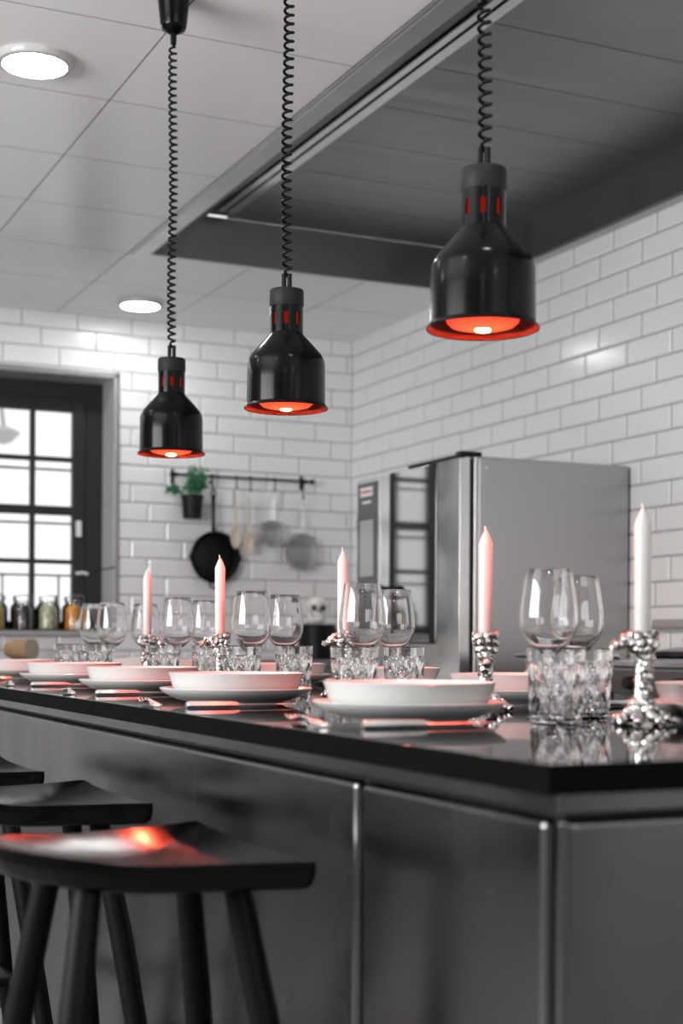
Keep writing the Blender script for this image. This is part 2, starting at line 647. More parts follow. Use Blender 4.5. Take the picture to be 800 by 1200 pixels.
# extractor hood recessed in the ceiling
hood = thing('extractor_hood', 'large dark steel extractor hood recessed into the white ceiling', 'extractor hood', (2.8, 3.7, CEIL))
def hobj(name, bm, m, **k):
    o = obj(name, bm, m, hood, smooth=False, **k)
    o.location = (-2.8, -3.7, -CEIL)
    return o
HT = EYE + 1.98
bm = new()
box(bm, HX0, HX0 + .09, HY0, HY1, CEIL - .006, CEIL + .004)
box(bm, HX0 + .09, XW - .01, HY1 - .03, HY1, CEIL - .006, CEIL + .004)
box(bm, HX0 + .09, XW - .01, HY0, HY0 + .05, CEIL - .006, CEIL + .004)
box(bm, HX0 + .012, HX0 + .024, HY0, HY1, CEIL - .012, CEIL - .006)
hobj('rim', bm, hoodframe_m, bevel=.002)
bm = new()
box(bm, HX0 + .09, HX0 + .10, HY0, HY1, CEIL - .004, HT)
box(bm, HX0 + .09, XW - .02, HY1 - .04, HY1 - .03, CEIL - .004, HT)
box(bm, HX0 + .09, XW - .02, HY0 + .04, HY0 + .05, CEIL - .004, HT)
hobj('side_panel', bm, hood_m)
bm = new()
box(bm, XW - .05, XW - .02, HY0, HY1 - .03, CEIL + .012, HT)
hobj('side_panel', bm, hood_m)
bm = new()
box(bm, XW - .06, XW - .008, HY0, HY1 - .03, CEIL - .008, CEIL + .010)
hobj('lower_lip', bm, steel_m, bevel=.003)
bm = new()
y = HY1 - .04
while y > HY0:
    y2 = max(y - .4, HY0)
    box(bm, HX0 + .46, XW - .04, y2 + .0025, y - .0025, HT, HT + .02)
    y = y2
hobj('ceiling_panel', bm, hoodin_m)
bm = new()
box(bm, HX0 + .09, HX0 + .365, HY0, HY1 - .04, HT + .0, HT + .02)
hobj('filter_channel', bm, hood_m)
bm = new()
box(bm, HX0 + .372, HX0 + .402, HY0, HY1 - .16, HT - .012, HT + .02)
box(bm, HX0 + .418, HX0 + .46, HY0, HY1 - .16, HT - .010, HT + .02)
hobj('light_strip_cover', bm, steel2_m, bevel=.002)
bm = new()
box(bm, HX0 + .08, XW, HY0, HY1, HT + .021, HT + .05)
hobj('top_plate', bm, satin_black_m)

# round ceiling lights
def downlight(x, y, lab):
    t = thing('ceiling_light', lab, 'ceiling light', (x, y, CEIL), 0, 'round flush ceiling lights')
    bm = new()
    lathe(bm, [(0.0, 0), (.118, 0), (.118, -.012), (.112, -.020), (.098, -.022), (.096, -.018), (0, -.018)], 64)
    obj('housing', bm, porc_m, t)
    bm = new()
    lathe(bm, [(0, -.0225), (.094, -.0225), (.0955, -.019), (0, -.0185)], 64)
    obj('diffuser', bm, down_m, t)
    return t
d0 = downlight(1.03, 4.46, 'large round glowing ceiling light at the upper left')
dup(d0, (2.27, 7.41, CEIL), 0, 'smaller looking round glowing ceiling light near the tiled back wall')
for x, y in ((1.03, 7.41), (-.21, 7.41), (-1.6, 7.41), (-.21, 4.46), (-1.6, 4.46), (1.03, 1.5), (-.8, 1.5), (-.8, -1.3), (1.03, -1.3)):
    dup(d0, (x, y, CEIL), 0, 'round glowing ceiling light behind the camera')

# ------------------------------------------------------------------ island
CT = 0.900
IX0, IX1, IY0, IY1 = 0.775, 1.80, 1.195, 6.15
isl = thing('kitchen_island', 'long dark steel kitchen island carrying the black worktop', 'kitchen island', (1.29, 3.7, 0))
def iobj(name, bm, m, par=isl, **k):
    o = obj(name, bm, m, par, **k)
    o.location = (-1.29, -3.7, 0)
    return o
ci = .038
bx0, bx1, by0, by1 = IX0 + ci, IX1 - ci, IY0 + ci, IY1 - ci
bm = new()
box(bm, bx0 + .016, bx1 - .016, by0 + .016, by1 - .016, .08, CT - .032)
iobj('carcass', bm, satin_black_m, smooth=False)
bm = new()
box(bm, bx0 - .006, bx1 + .006, by0 - .006, by1 + .006, CT - .054, CT - .0305)
iobj('fascia', bm, panel_m, smooth=False, bevel=.003)
pz0, pz1 = .10, CT - .0605
def panel(x0, x1, y0, y1):
    bm = new()
    box(bm, x0, x1, y0, y1, pz0, pz1)
    iobj('side_panel', bm, panel_m, smooth=False, bevel=.011, bseg=4)
panel(bx0, bx0 + .024, by0 + .026, 1.690)
panel(bx0, bx0 + .024, 1.704, 4.6)
panel(bx0, bx0 + .016, 4.612, by1)
panel(bx0 + .012, bx1 - .012, by0, by0 + .016)
panel(bx1 - .016, bx1, by0 + .02, 3.6)
panel(bx1 - .016, bx1, 3.61, by1)
bm = new()
box(bm, bx0 + .004, bx0 + .016, by0 + .004, by0 + .018, pz0, pz1)
iobj('corner_post', bm, panel_m, smooth=False, bevel=.004)
bm = new()
box(bm, bx0 + .05, bx1 - .05, by0 + .05, by1 - .05, 0, .10)
iobj('plinth', bm, satin_black_m, smooth=False)
top = thing('worktop', 'polished black stone worktop laid on the steel island', 'worktop', (1.29, 3.7, CT - .03))
for y0, y1 in ((IY0, 2.829), (2.831, IY1)):
    bm = new()
    box(bm, IX0, IX1, y0, y1, CT - .03, CT)
    for f in bm.faces:
        f.material_index = 0 if abs(f.calc_center_median().z - CT) < .001 else 1
    o = obj('slab', bm, [black_m, slab_edge_m], top, smooth=False, bevel=.0015)
    o.location = (-1.29, -3.7, -(CT - .03))

# ------------------------------------------------------------------ plates and bowls
def plate_bm():
    bm = new()
    lathe(bm, [(0, .003), (.078, .003), (.080, 0), (.088, 0), (.092, .004), (.118, .011), (.136, .020), (.1445, .0275), (.1455, .0295),
               (.1440, .0305), (.134, .0235), (.116, .0150), (.095, .0100), (.07, .0085), (0, .0085)], 96)
    return bm
def bowl_bm():
    bm = new()
    lathe(bm, [(0, .003), (.066, .003), (.068, 0), (.074, 0), (.080, .004), (.106, .012), (.1165, .019), (.1215, .030), (.1250, .042), (.1285, .0535), (.1290, .0548),
               (.1278, .0556), (.1262, .0545), (.1222, .042), (.118, .031), (.112, .0215), (.100, .0155), (.070, .0075), (0, .007)], 96)
    for v in bm.verts:
        v.co.z *= .90
    return bm
near = [(1.018, 1.952), (.996, 2.62), (1.014, 3.277), (1.025, 3.935), (1.02, 4.60)]
far = [(1.487, 1.765), (1.50, 2.43), (1.57, 3.13), (1.575, 3.80), (1.57, 4.47), (1.57, 5.10), (1.57, 5.72)]
npl = ['nearest place on the stool side, beside the knife', 'second place from the worktop corner on the stool side', 'middle of the stool side row',
       'fourth place from the corner on the stool side', 'at the left edge of the photo on the stool side']
fpl = ['cut by the right edge of the photo', 'behind the pink candle and the nearest tumblers', 'beyond the two glasses beside the third candle',
       'on the far side behind the paired middle glasses', 'on the far side behind the second candle from left', 'on the far side behind the leftmost candle',
       'on the far side, farthest of that row']
P0 = B0 = None
bowls = [(p, n) for p, n in zip(near, npl)] + [(p, n) for p, n in zip(far, fpl)]
for (x, y), n in bowls:
    if P0 is None:
        P0 = obj('dinner_plate', plate_bm(), porc_m)
        tag(P0, '', 'plate', 'white plates under the bowls')
        B0 = obj('soup_bowl', bowl_bm(), porc_m)
        tag(B0, '', 'bowl', 'white bowls on plates')
        p, b = P0, B0
    else:
        p, b = dup(P0, (0, 0, 0)), dup(B0, (0, 0, 0))
    p.location = (x, y, CT)
    b.location = (x, y, CT + .0088)
    label(p, 'white plate under a bowl, ' + n)
    label(b, 'white bowl on its plate, ' + n)

# cutlery ------------------------------------------------------
def strip(bm, sec):
    """sec: list of (x, halfwidth, zc, thick)"""
    rings = []
    for x, w, z, t in sec:
        rings.append([bm.verts.new((x, a * w, z + b * t)) for a, b in ((-1, -.3), (-.6, -1), (.6, -1), (1, -.3), (.7, .8), (0, 1), (-.7, .8))])
    for A, B in zip(rings[:-1], rings[1:]):
        for k in range(7):
            j = (k + 1) % 7
            bm.faces.new([A[k], A[j], B[j], B[k]])
    bm.faces.new(rings[0][::-1])
    bm.faces.new(rings[-1])
def knife():
    t = thing('table_knife', '', 'knife', group='knives on the near side of plates')
    bm = new()
    strip(bm, [(0, .007, .0055, .004), (.004, .0105, .006, .0055), (.05, .0098, .006, .0056), (.09, .0075, .0058, .005), (.098, .006, .005, .0035)])
    obj('handle', bm, cutlery_m, t)
    bm = new()
    strip(bm, [(.097, .006, .005, .0022), (.11, .0085, .005, .0013), (.16, .0095, .005, .0011), (.19, .008, .005, .001), (.205, .003, .005, .0008)])
    obj('blade', bm, cutlery_m, t)
    return t
def fork():
    t = thing('table_fork', '', 'fork', group='forks beside the plates')
    bm = new()
    strip(bm, [(0, .006, .004, .0018), (.004, .0105, .004, .0025), (.03, .0095, .005, .0022), (.08, .004, .008, .002), (.12, .0032, .010, .002)])
    obj('handle', bm, cutlery_m, t)
    bm = new()
    strip(bm, [(.119, .0035, .010, .0018), (.133, .011, .007, .0012), (.15, .012, .005, .0012), (.155, .012, .005, .0012)])
    for k in (-.0095, -.0032, .0032, .0095):
        strip(bm, [(.154, .0018, .005, .0012), (.175, .0016, .006, .0010), (.195, .0009, .009, .0008)])
        bm.verts.ensure_lookup_table()
        for v in bm.verts[-21:]:
            v.co.y += k
    obj('tines', bm, cutlery_m, t)
    return t
kn, fk = knife(), fork()
kl = ['in front of the nearest stool side plate', 'in front of the second plate from the corner, stool side', 'in front of the middle stool side plate',
      'in front of the fourth stool side plate', 'in front of the plate at the left edge']
for i, (x, y) in enumerate(near):
    loc = (x - .155, y - .163, CT + .0002)
    k = kn if i == 0 else dup(kn, loc)
    k.location = loc
    k.rotation_euler.z = .01 * (i - 1)
    label(k, 'steel table knife glinting orange ' + kl[i])
    loc = (x - .196, y - .125, CT + .0002)
    a = math.radians(80)
    f = fk if i == 0 else dup(fk, loc)
    f.location = loc
    f.rotation_euler.z = a
    label(f, 'steel fork at the worktop edge ' + kl[i].replace('in front of', 'left of').replace('on the black worktop ', ''))
dup(kn, (1.665, 2.285, CT + .0002), PI, 'steel table knife on the far side, its handle end right of the nearest tumblers')
dup(fk, (1.650, 2.262, CT + .0002), PI, 'steel fork on the far side, its handle end right of the nearest tumblers')

# ------------------------------------------------------------------ wine glasses
def wine_bm():
    bm = new()
    o = [(0, .0), (.034, .0), (.0355, .001), (.034, .0022), (.020, .0040), (.008, .0075), (.0042, .014), (.0036, .03), (.0036, .075), (.0042, .092), (.0075, .099),
         (.0165, .105), (.0270, .1145), (.0355, .1265), (.0408, .140), (.0425, .152), (.0420, .165), (.0400, .184), (.0365, .208), (.0332, .230), (.0329, .2315),
         (.0324, .2315), (.0324, .230), (.0357, .208), (.0392, .184), (.0412, .165), (.0417, .152), (.0400, .140), (.0347, .1273), (.0261, .1155), (.0153, .1065), (.006, .1035), (0, .103)]
    o = [(r * (1.07 if z > .098 else 1), z) for r, z in o]
    lathe(bm, o, 64)
    return bm
wines = [(642, 2.28, 'frontmost wine glass right of the nearest candle'), (675, 2.5, 'wine glass overlapped by the frontmost one, at the right'),
         (424, 2.85, 'wine glass in front of the third candle from left'), (461, 3.16, 'wine glass just right of the third candle, in front of the oven'),
         (294, 3.31, 'wine glass right of the salmon candle below the pan'), (333, 3.54, 'wine glass below the large sieve'),
         (207, 3.81, 'wine glass left of the candle below the pan'), (240, 4.04, 'wine glass half hidden behind the candle below the pan'),
         (170, 4.45, 'wine glass behind the leftmost candle'), (131, 4.30, 'wine glass in front of the window reveal, right of a pair'),
         (110, 4.47, 'leftmost wine glass, beside the orange jar')]
w0 = None
for i, (px, d, lb) in enumerate(wines):
    p = at(px, d, CT)
    if w0 is None:
        w0 = obj('wine_glass', wine_bm(), glass_m, angle=60)
        tag(w0, '', 'wine glass', 'empty wine glasses on the worktop')
        w = w0
    else:
        w = dup(w0, p)
    w.location = p
    label(w, 'clear empty ' + lb)

# ------------------------------------------------------------------ cut crystal tumblers
def tumbler_bm():
    bm = new()
    seg, H = 96, .109
    def tri(x):
        x = x - math.floor(x)
        return abs(2 * x - 1)
    outer = []
    nz = 34
    for iz in range(nz + 1):
        z = .002 + (H - .002) * iz / nz
        r = .0375 + .006 * z / H
        row = []
        for k in range(seg):
            th = k / seg
            fade = 1 if .008 < z < .088 else 0
            a, b = th * 8 + z / .052, th * 8 - z / .052
            cut = max(tri(a), tri(b))
            cut = max(0, cut - .62) / .38
            c2 = max(0, tri(th * 8) - .80) / .2 * .6
            dr = .0052 * max(cut, c2) * fade
            row.append(bm.verts.new(((r - dr) * math.cos(2 * PI * th), (r - dr) * math.sin(2 * PI * th), z)))
        outer.append(row)
    inner = []
    for r, z in ((.0415, H + .0006), (.0398, H - .001), (.0385, .07), (.0365, .03), (.033, .0165), (.020, .0145)):
        inner.append([bm.verts.new((r * math.cos(2 * PI * k / seg), r * math.sin(2 * PI * k / seg), z)) for k in range(seg)])
    rows = outer + inner
    for A, B in zip(rows[:-1], rows[1:]):
        for k in range(seg):
            j = (k + 1) % seg
            bm.faces.new([A[k], A[j], B[j], B[k]])
    bm.faces.new(rows[-1])
    base = [bm.verts.new((.034 * math.cos(2 * PI * k / seg), .034 * math.sin(2 * PI * k / seg), 0)) for k in range(seg)]
    for k in range(seg):
        j = (k + 1) % seg
        bm.faces.new([base[k], base[j], rows[0][j], rows[0][k]])
    bm.faces.new(base)
    return bm
tumb = [(651, 2.15, 'frontmost tumbler, beside the worktop corner'), (686, 2.33, 'tumbler just behind the frontmost one, towards the silver candle holder'),
        (415, 2.60, 'tumbler behind the nearest plate, under a wine glass'), (473, 3.00, 'tumbler right of the third candle, in front of the oven'),
        (282, 3.04, 'tumbler behind the second plate, right of the salmon candle'), (344, 3.32, 'tumbler at the right rim of the second plate'),
        (191, 3.62, 'tumbler right of the leftmost candle'), (243, 3.90, 'tumbler behind the candle holder below the pan'),
        (114, 4.20, 'tumbler below the leftmost pair of wine glasses'), (80, 4.35, 'leftmost tumbler, beside the bread')]
t0 = None
for i, (px, d, lb) in enumerate(tumb):
    p = at(px, d, CT)
    if t0 is None:
        t0 = obj('crystal_tumbler', tumbler_bm(), crystal_m, angle=14)
        tag(t0, '', 'tumbler', 'cut crystal tumblers on the worktop')
        w = t0
    else:
        w = dup(t0, p, i * .21)
    w.location = p
    label(w, 'cut crystal ' + lb)

# ------------------------------------------------------------------ candle holders and candles
def holder_bm(seed):
    r_ = random.Random(seed)
    bm = new()
    def nug(c, r, sq=.65):
        rot = Euler((r_.uniform(0, 6), r_.uniform(0, 6), r_.uniform(0, 6)))
        vs = ball(bm, c, r, 2, (1, r_.uniform(.75, 1), r_.uniform(sq, .95)), rot)
        for v in vs:
            n = noise.noise(v.co * 130 + Vector((seed, 0, 0)))
            v.co += (v.co - Vector(c)) * n * .35
    H = .132
    # column
    z = .012
    while z < H - .02:
        a = z * 95
        off = .004 * math.sin(z * 60)
        for q in range(3):
            an = a + q * 2.1 + r_.uniform(-.4, .4)
            nug((off + .0058 * math.cos(an), .0058 * math.sin(an), z + r_.uniform(-.003, .003)), r_.uniform(.0078, .0110))
        z += .0085
    tube(bm, [(0, 0, .004), (.002, 0, .05), (0, 0, .10), (0, 0, H - .004)], [.013, .010, .010, .013], 12)
    # cup of lumps round the candle foot
    for ring, (rr, zz, n) in enumerate(((.0145, H - .024, 7), (.0180, H - .013, 9), (.0180, H - .003, 9))):
        for q in range(n):
            an = 2 * PI * q / n + ring * .5
            nug((rr * math.cos(an), rr * math.sin(an), zz + r_.uniform(-.002, .002)), r_.uniform(.0072, .0092))
    # side branch near the top
    for q in range(5):
        t = q / 4
        nug((.022 + .020 * t, .004 * math.sin(q * 2), H - .014 - .004 * t), .0095 - .0022 * t)
        if q < 3:
            nug((.020 + .018 * t, .007, H - .008), .0070)
    # spreading root foot
    for arm in range(7):
        an = 2 * PI * arm / 7 + r_.uniform(-.2, .2)
        L = r_.uniform(.040, .050)
        for q in range(6):
            t = q / 5
            rr = .012 + (L - .012) * t
            zz = .0245 * (1 - t) ** 1.5 + .0062
            nug((rr * math.cos(an + .1 * q), rr * math.sin(an + .1 * q), zz), .0098 - .0030 * t)
            if q in (1, 2, 3):
                nug((rr * math.cos(an + .42), rr * math.sin(an + .42), zz * .75), .0072 - .001 * q)
    mz = min(v.co.z for v in bm.verts)
    for v in bm.verts:
        v.co.z = max(0.0, v.co.z - (mz if mz > 0 else 0))
    return bm, H
def candle_bms(Lc):
    bm = new()
    seg = 8
    lathe(bm, [(0, 0), (.0115, 0), (.0118, .002), (.0123, Lc - .0205), (.0116, Lc - .017), (.0072, Lc - .006), (.0040, Lc + .001), (.0030, Lc + .003), (0, Lc + .0035)], 12)
    bw = new()
    tube(bw, [(0, 0, Lc - .006), (.0004, 0, Lc + .002), (.0018, .0003, Lc + .008), (.0028, .0004, Lc + .012)], [.0018, .0014, .0013, .0010], 8)
    return bm, bw
cands = [(568, 2.55, 1.14, 1, 'unburnt salmon pink candle in front of the steel oven', 'nearest the middle of the photo, in front of the oven'),
         (752, 2.12, 2.75, 2, 'white candle at the right edge of the table', 'rightmost, under the white candle'),
         (401, 3.14, 2.9, 3, 'candle behind the wine glasses left of the oven', 'half hidden by the glasses left of the oven'),
         (257, 3.43, 2.7, 4, 'unburnt salmon pink candle standing in front of the black pan', 'below the black pan'),
         (172, 4.00, -.43, 5, 'leftmost candle, left of the black pan', 'leftmost of the five')]
for px, d, rz, sd, lb, hl in cands:
    p = at(px, d, CT)
    h = thing('candle_holder', 'crumpled silver candle holder ' + hl, 'candle holder', p, rz, 'crumpled silver candle holders')
    bm, H = holder_bm(sd)
    hb = obj('holder_body', bm, nugget_m, h, angle=25)
    c = thing('candle', lb, 'candle', p + Vector((0, 0, H - .004)), rz + .4, 'tapered table candles')
    Lc = (EYE + .193) - (CT + H - .004)
    b1, b2 = candle_bms(Lc)
    obj('wax', b1, wax_m, c, angle=35)
    obj('wick', b2, wick_m, c)

# ------------------------------------------------------------------ heat lamps
def heat_lamp(x, y, zr, lab, seed):
    t = thing('heat_lamp', lab, 'heat lamp', (x, y, zr), -.43 + .12 * (seed - 2), 'black pendant heat lamps over the island')
    bm = new()   # shade: outer skin and inner skin
    out = [(.0925, 0), (.0930, .002), (.0905, .005), (.0868, .009), (.0862, .06), (.0858, .098), (.0838, .107), (.0780, .118), (.058, .141), (.040, .160), (.0365, .166)]
    inn = [(.0345, .164), (.038, .158), (.056, .139), (.076, .116), (.0815, .106), (.0835, .098), (.0842, .01), (.0885, .004), (.0910, .0008)]
    lathe(bm, out, 72, 0)
    lathe(bm, inn, 72, 1)
    r_out_top, r_in_top = out[-1], inn[0]
    lathe(bm, [out[-1], inn[0]], 72, 0)
    lathe(bm, [inn[-1], out[0]], 72, 0)
    bmesh.ops.remove_doubles(bm, verts=bm.verts, dist=1e-6)
    obj('lamp_shade', bm, [gloss_black_m, shade_in_m], t)
    # neck with slots: built from bars round a ring
    bm = new()
    r0, r1 = .0340, .0365
    zA, zB = .160, .226
    s0, s1 = .182, .208
    n = 8
    seg = 72
    def ring_seg(a0, a1, z0, z1, m):
        prev = None
        for i in range(m + 1):
            a = a0 + (a1 - a0) * i / m
            q = [bm.verts.new((r * math.cos(a), r * math.sin(a), z)) for r, z in ((r0, z0), (r1, z0), (r1, z1), (r0, z1))]
            if prev:
                for k in range(4):
                    j = (k + 1) % 4
                    bm.faces.new([prev[k], prev[j], q[j], q[k]])
            else:
                bm.faces.new(q)
            prev = q
        bm.faces.new(prev[::-1])
    ring_seg(0, 2 * PI, zA, s0, 64)
    ring_seg(0, 2 * PI, s1, zB, 64)
    for k in range(n):
        a = 2 * PI * k / n
        ring_seg(a + .12, a + 2 * PI / n - .12, s0, s1, 6)
    obj('neck', bm, gloss_black_m, t)
    bm = new()
    lathe(bm, [(0, .224), (.0365, .224), (.0378, .226), (.0378, .258), (.0360, .2615), (.012, .2625), (0, .2625)], 64)
    obj('cap', bm, satin_black_m, t)
    bm = new()
    for sx in (-.0062, .0062):
        tube(bm, [(sx, 0, .261), (sx, 0, .298)], .0052, 12)
    obj('cable_grip', bm, cord_m, t)
    # bulb
    bm = new()
    lathe(bm, [(0, -.001), (.020, 0), (.038, .002), (.052, .0055), (.0590, .012), (.0605, .020), (.056, .040), (.042, .082), (.030, .108), (.022, .130)], 48)
    bl = obj('bulb', bm, bulb_m, t)
    bm = new()
    lathe(bm, [(0, -.0035), (.008, -.0032), (.012, -.0020), (.012, .0010), (0, .0010)], 24)
    obj('filament_glow', bm, fil_m, bl)
    bm = new()
    lathe(bm, [(0, .128), (.022, .128), (.022, .165), (0, .165)], 24)
    obj('socket', bm, satin_black_m, bl)
    bm = new()
    lathe(bm, [(0, .1655), (.0265, .1670), (.0295, .175), (.0295, .214), (0, .2155)], 24)
    obj('slot_glow', bm, slot_glow_m, bl)  # no lamp part: added emission standing in for bulb light behind the neck slots
    # ceiling cup
    top_z = CEIL - zr
    cup = top_z - .105
    bm = new()
    lathe(bm, [(0, cup - .03), (.008, cup - .03), (.009, cup - .004), (.016, cup), (.031, cup + .008), (.036, cup + .020), (.044, top_z - .012), (.045, top_z - .001), (0, top_z - .001)], 48)
    obj('ceiling_cup', bm, gloss_black_m, t)
    # coiled cord
    bm = new()
    z0, z1 = .292, cup - .026
    pitch = .0192
    turns = (z1 - z0) / pitch
    N = int(turns * 13)
    pts = []
    rr_ = random.Random(seed)
    for i in range(N + 1):
        s = i / N
        a = 2 * PI * turns * s
        fade = min(1, s * 40, (1 - s) * 40)
        R = .0096 * fade
        sway = .002 * math.sin(s * 9 + seed)
        pts.append((R * math.cos(a) + sway * fade, R * math.sin(a), z0 + (z1 - z0) * s))
    tube(bm, pts, .0034, 7)
    obj('coiled_cord', bm, cord_m, t, angle=80)
    return t
slot_glow_m = emission('bulb_light_in_slots', (1, .045, .02), .22)
ZR = EYE + .516
for px, d, lab, sd in ((565.5, 2.41, 'black heat lamp at the right, nearest and largest, red bulb lit', 1),
                       (335, 3.24, 'black heat lamp hanging in the middle of the three', 2),
                       (200.5, 4.03, 'black heat lamp hanging farthest left, above the plant and pan', 3)):
    p = at(px, d, ZR)
    heat_lamp(p.x, p.y, ZR, lab, sd)

# ------------------------------------------------------------------ bar stools
SEAT_OUT = [(.185, 0), (.184, .07), (.182, .15), (.184, .205), (.176, .218), (.150, .207), (.10, .190), (.02, .172), (-.06, .146), (-.12, .105), (-.155, .055), (-.165, 0)]
def seat_bm(th=.036):
    half = SEAT_OUT
    full = half + [(x, -y) for x, y in half[-2:0:-1]]
    n0 = len(full)
    pts = []
    def cr(p0, p1, p2, p3, t):
        return .5 * ((2 * p1) + (-p0 + p2) * t + (2 * p0 - 5 * p1 + 4 * p2 - p3) * t * t + (-p0 + 3 * p1 - 3 * p2 + p3) * t ** 3)
    for i in range(n0):
        P = [Vector(full[(i + k) % n0]) for k in (-1, 0, 1, 2)]
        for q in range(3):
            pts.append(cr(*P, q / 3))
    bm = new()
    cx = Vector((.03, 0))
    def ztop(p, t):
        rise = .020 * max(0, (-p.x - .02) / .15) * t ** 2
        dish = -.012 * (1 - t * t)
        sad = .006 * (abs(p.y) / .21) ** 2
        return dish + rise + sad
    rings = []
    N = len(pts)
    for t in (.12, .3, .5, .7, .85, .95, 1.0):
        rings.append([bm.verts.new((*(cx + (p - cx) * t), ztop(cx + (p - cx) * t, t))) for p in pts])
    for t, dz in ((1.004, .008), (1.0, .018), (.985, .028), (.95, .034), (.8, th), (.4, th)):
        rings.append([bm.verts.new((*(cx + (p - cx) * t), ztop(p, 1) * (.9 if t > .9 else .5) - dz)) for p in pts])
    for A, B in zip(rings[:-1], rings[1:]):
        for k in range(N):
            j = (k + 1) % N
            bm.faces.new([A[k], A[j], B[j], B[k]])
    bm.faces.new(rings[0])
    bm.faces.new(rings[-1])
    return bm
SZ = EYE - .268
def stool():
    t = thing('bar_stool', '', 'bar stool', (0, 0, 0), 0, 'black wooden stools along the island')
    s = obj('seat', seat_bm(), stool_m, t, angle=50)
    s.location.z = SZ
    for sx, sy in ((1, 1), (1, -1), (-1, 1), (-1, -1)):
        bm = new()
        x0, y0 = (.125 if sx > 0 else -.065), .095 * sy
        x1, y1 = x0 + .10 * sx, y0 + .125 * sy
        tube(bm, [(x0, y0, SZ - .030), (x0 + (x1 - x0) * .3, y0 + (y1 - y0) * .3, SZ * .7), (x0 + (x1 - x0) * .7, y0 + (y1 - y0) * .7, SZ * .3), (x1, y1, 0)],
             [.0175, .0195, .0175, .0130], 20)
        obj('leg', bm, leg_m, t)
    bm = new()
    k = .62
    xa, xb, yb = .105 + .10 * k, -.065 - .10 * k, .095 + .125 * k
    z = SZ * (1 - k)
    for p, q in (((xa, yb), (xa, -yb)), ((xb, yb), (xb, -yb)), ((xa, 0), (xb, 0))):
        tube(bm, [(p[0], p[1], z), (q[0], q[1], z)], .011, 14)
    obj('stretcher', bm, leg_m, t)
    return t
st = stool()
label(st, 'black wooden bar stool nearest the camera, red glints on its seat')
st.location = (.535, 1.83, 0)
dup(st, (.55, 2.52, 0), 0, 'black wooden bar stool behind the nearest one, only its right half showing')
dup(st, (.525, 3.16, 0), 0, 'black wooden bar stool farthest away at the left edge of the photo')

# ------------------------------------------------------------------ combi oven by the right wall
OX0, OY0, OY1 = 2.877, 5.07, 6.02
OZ0, OZ1 = .78, EYE + .748
ov = thing('combi_oven', 'tall stainless steel combi oven with a black glass door by the right wall', 'oven', (3.28, 5.545, .0))
def oobj(name, bm, m, par=None, **k):
    o = obj(name, bm, m, par or ov, smooth=k.pop('smooth', False), **k)
    if par is None:
        o.location = (-3.28, -5.545, 0)
    return o
bm = new()
box(bm, OX0 + .055, XW - .02, OY0, OY1, OZ0, OZ1)
oobj('casing', bm, steel_m, bevel=.006)
bm = new()
box(bm, OX0 + .02, OX0 + .06, OY0 + .006, OY1 - .004, OZ0, OZ1 - .012)
oobj('front_gasket', bm, satin_black_m)
# side access panel and screws
bm = new()
box(bm, OX0 + .075, XW - .19, OY0 - .004, OY0 + .002, OZ0 + .02, OZ1 - .012)
oobj('side_panel', bm, steel_m, bevel=.002)
bm = new()
bmesh.ops.create_cone(bm, cap_ends=True, segments=20, radius1=.008, radius2=.006, depth=.006,
                      matrix=Matrix.Translation((OX0 + .105, OY0 - .006, OZ1 - .045)) @ Matrix.Rotation(PI / 2, 4, 'X'))
oobj('bolt', bm, steel2_m, smooth=True)
# door (near part of the front) and control column (far part)
ydoor0, ydoor1 = OY0 + .004, OY0 + .70
bm = new()
box(bm, OX0 - .010, OX0 + .035, ydoor0, ydoor0 + .190, OZ0 + .03, OZ1 - .01)
box(bm, OX0 - .010, OX0 + .035, ydoor0 + .190, ydoor1, OZ0 + .03, OZ0 + .235)
door = oobj('door', bm, steel2_m, bevel=.0012)
bm = new()
box(bm, OX0 - .014, OX0 + .02, ydoor0 + .192, ydoor1 - .092, OZ0 + .24, OZ1 - .012)
o = oobj('door_window', bm, ovenglass_m, bevel=.002)
bm = new()
for ya, yb in ((ydoor0 + .192, ydoor0 + .240), (ydoor1 - .128, ydoor1 - .092)):
    box(bm, OX0 - .016, OX0 - .0135, ya, yb, OZ0 + .24, OZ1 - .012)
oobj('window_border', bm, blackpaint_m)
bm = new()
box(bm, OX0 - .012, OX0 + .02, ydoor1 - .088, ydoor1, OZ0 + .24, OZ1 - .012)
oobj('door_edge_panel', bm, steel2_m, bevel=.001)
bm = new()
box(bm, OX0 - .012, OX0 + .02, ydoor1 + .004, OY1, OZ0 + .02, OZ1 - .012)
cc = oobj('control_column', bm, steel2_m, bevel=.001)
bm = new()
box(bm, OX0 - .016, OX0 - .011, ydoor1 + .035, OY1 - .02, OZ0 + .28, OZ1 - .03)
cp = oobj('control_panel', bm, ovenpanel_m, bevel=.001)
bm = new()
box(bm, OX0 - .018, OX0 - .0155, ydoor1 + .065, OY1 - .05, 1.315, 1.565)
oobj('display', bm, display_m)
bm = new()
box(bm, OX0 - .018, OX0 - .0155, ydoor1 + .075, OY1 - .055, 1.672, 1.712)
oobj('badge', bm, plate_white_m)
bm = new()
box(bm, OX0 - .0188, OX0 - .0178, ydoor1 + .085, OY1 - .065, 1.686, 1.698)
oobj('badge_print', bm, red_print_m)
bm = new()
box(bm, OX0 - .018, OX0 - .0155, ydoor1 + .09, OY1 - .075, 1.640, 1.650)
oobj('small_print', bm, plate_white_m)
bm = new()
yk = ydoor1 + .12
bmesh.ops.create_cone(bm, cap_ends=True, segments=28, radius1=.028, radius2=.024, depth=.03,
                      matrix=Matrix.Translation((OX0 - .030, yk, 1.245)) @ Matrix.Rotation(-PI / 2, 4, 'Y'))
oobj('control_knob', bm, steel2_m, smooth=True, bevel=.003)
bm = new()
tube(bm, [(OX0 - .005, ydoor1 - .06, 1.25), (OX0 - .06, ydoor1 - .05, 1.25)], .014, 14)
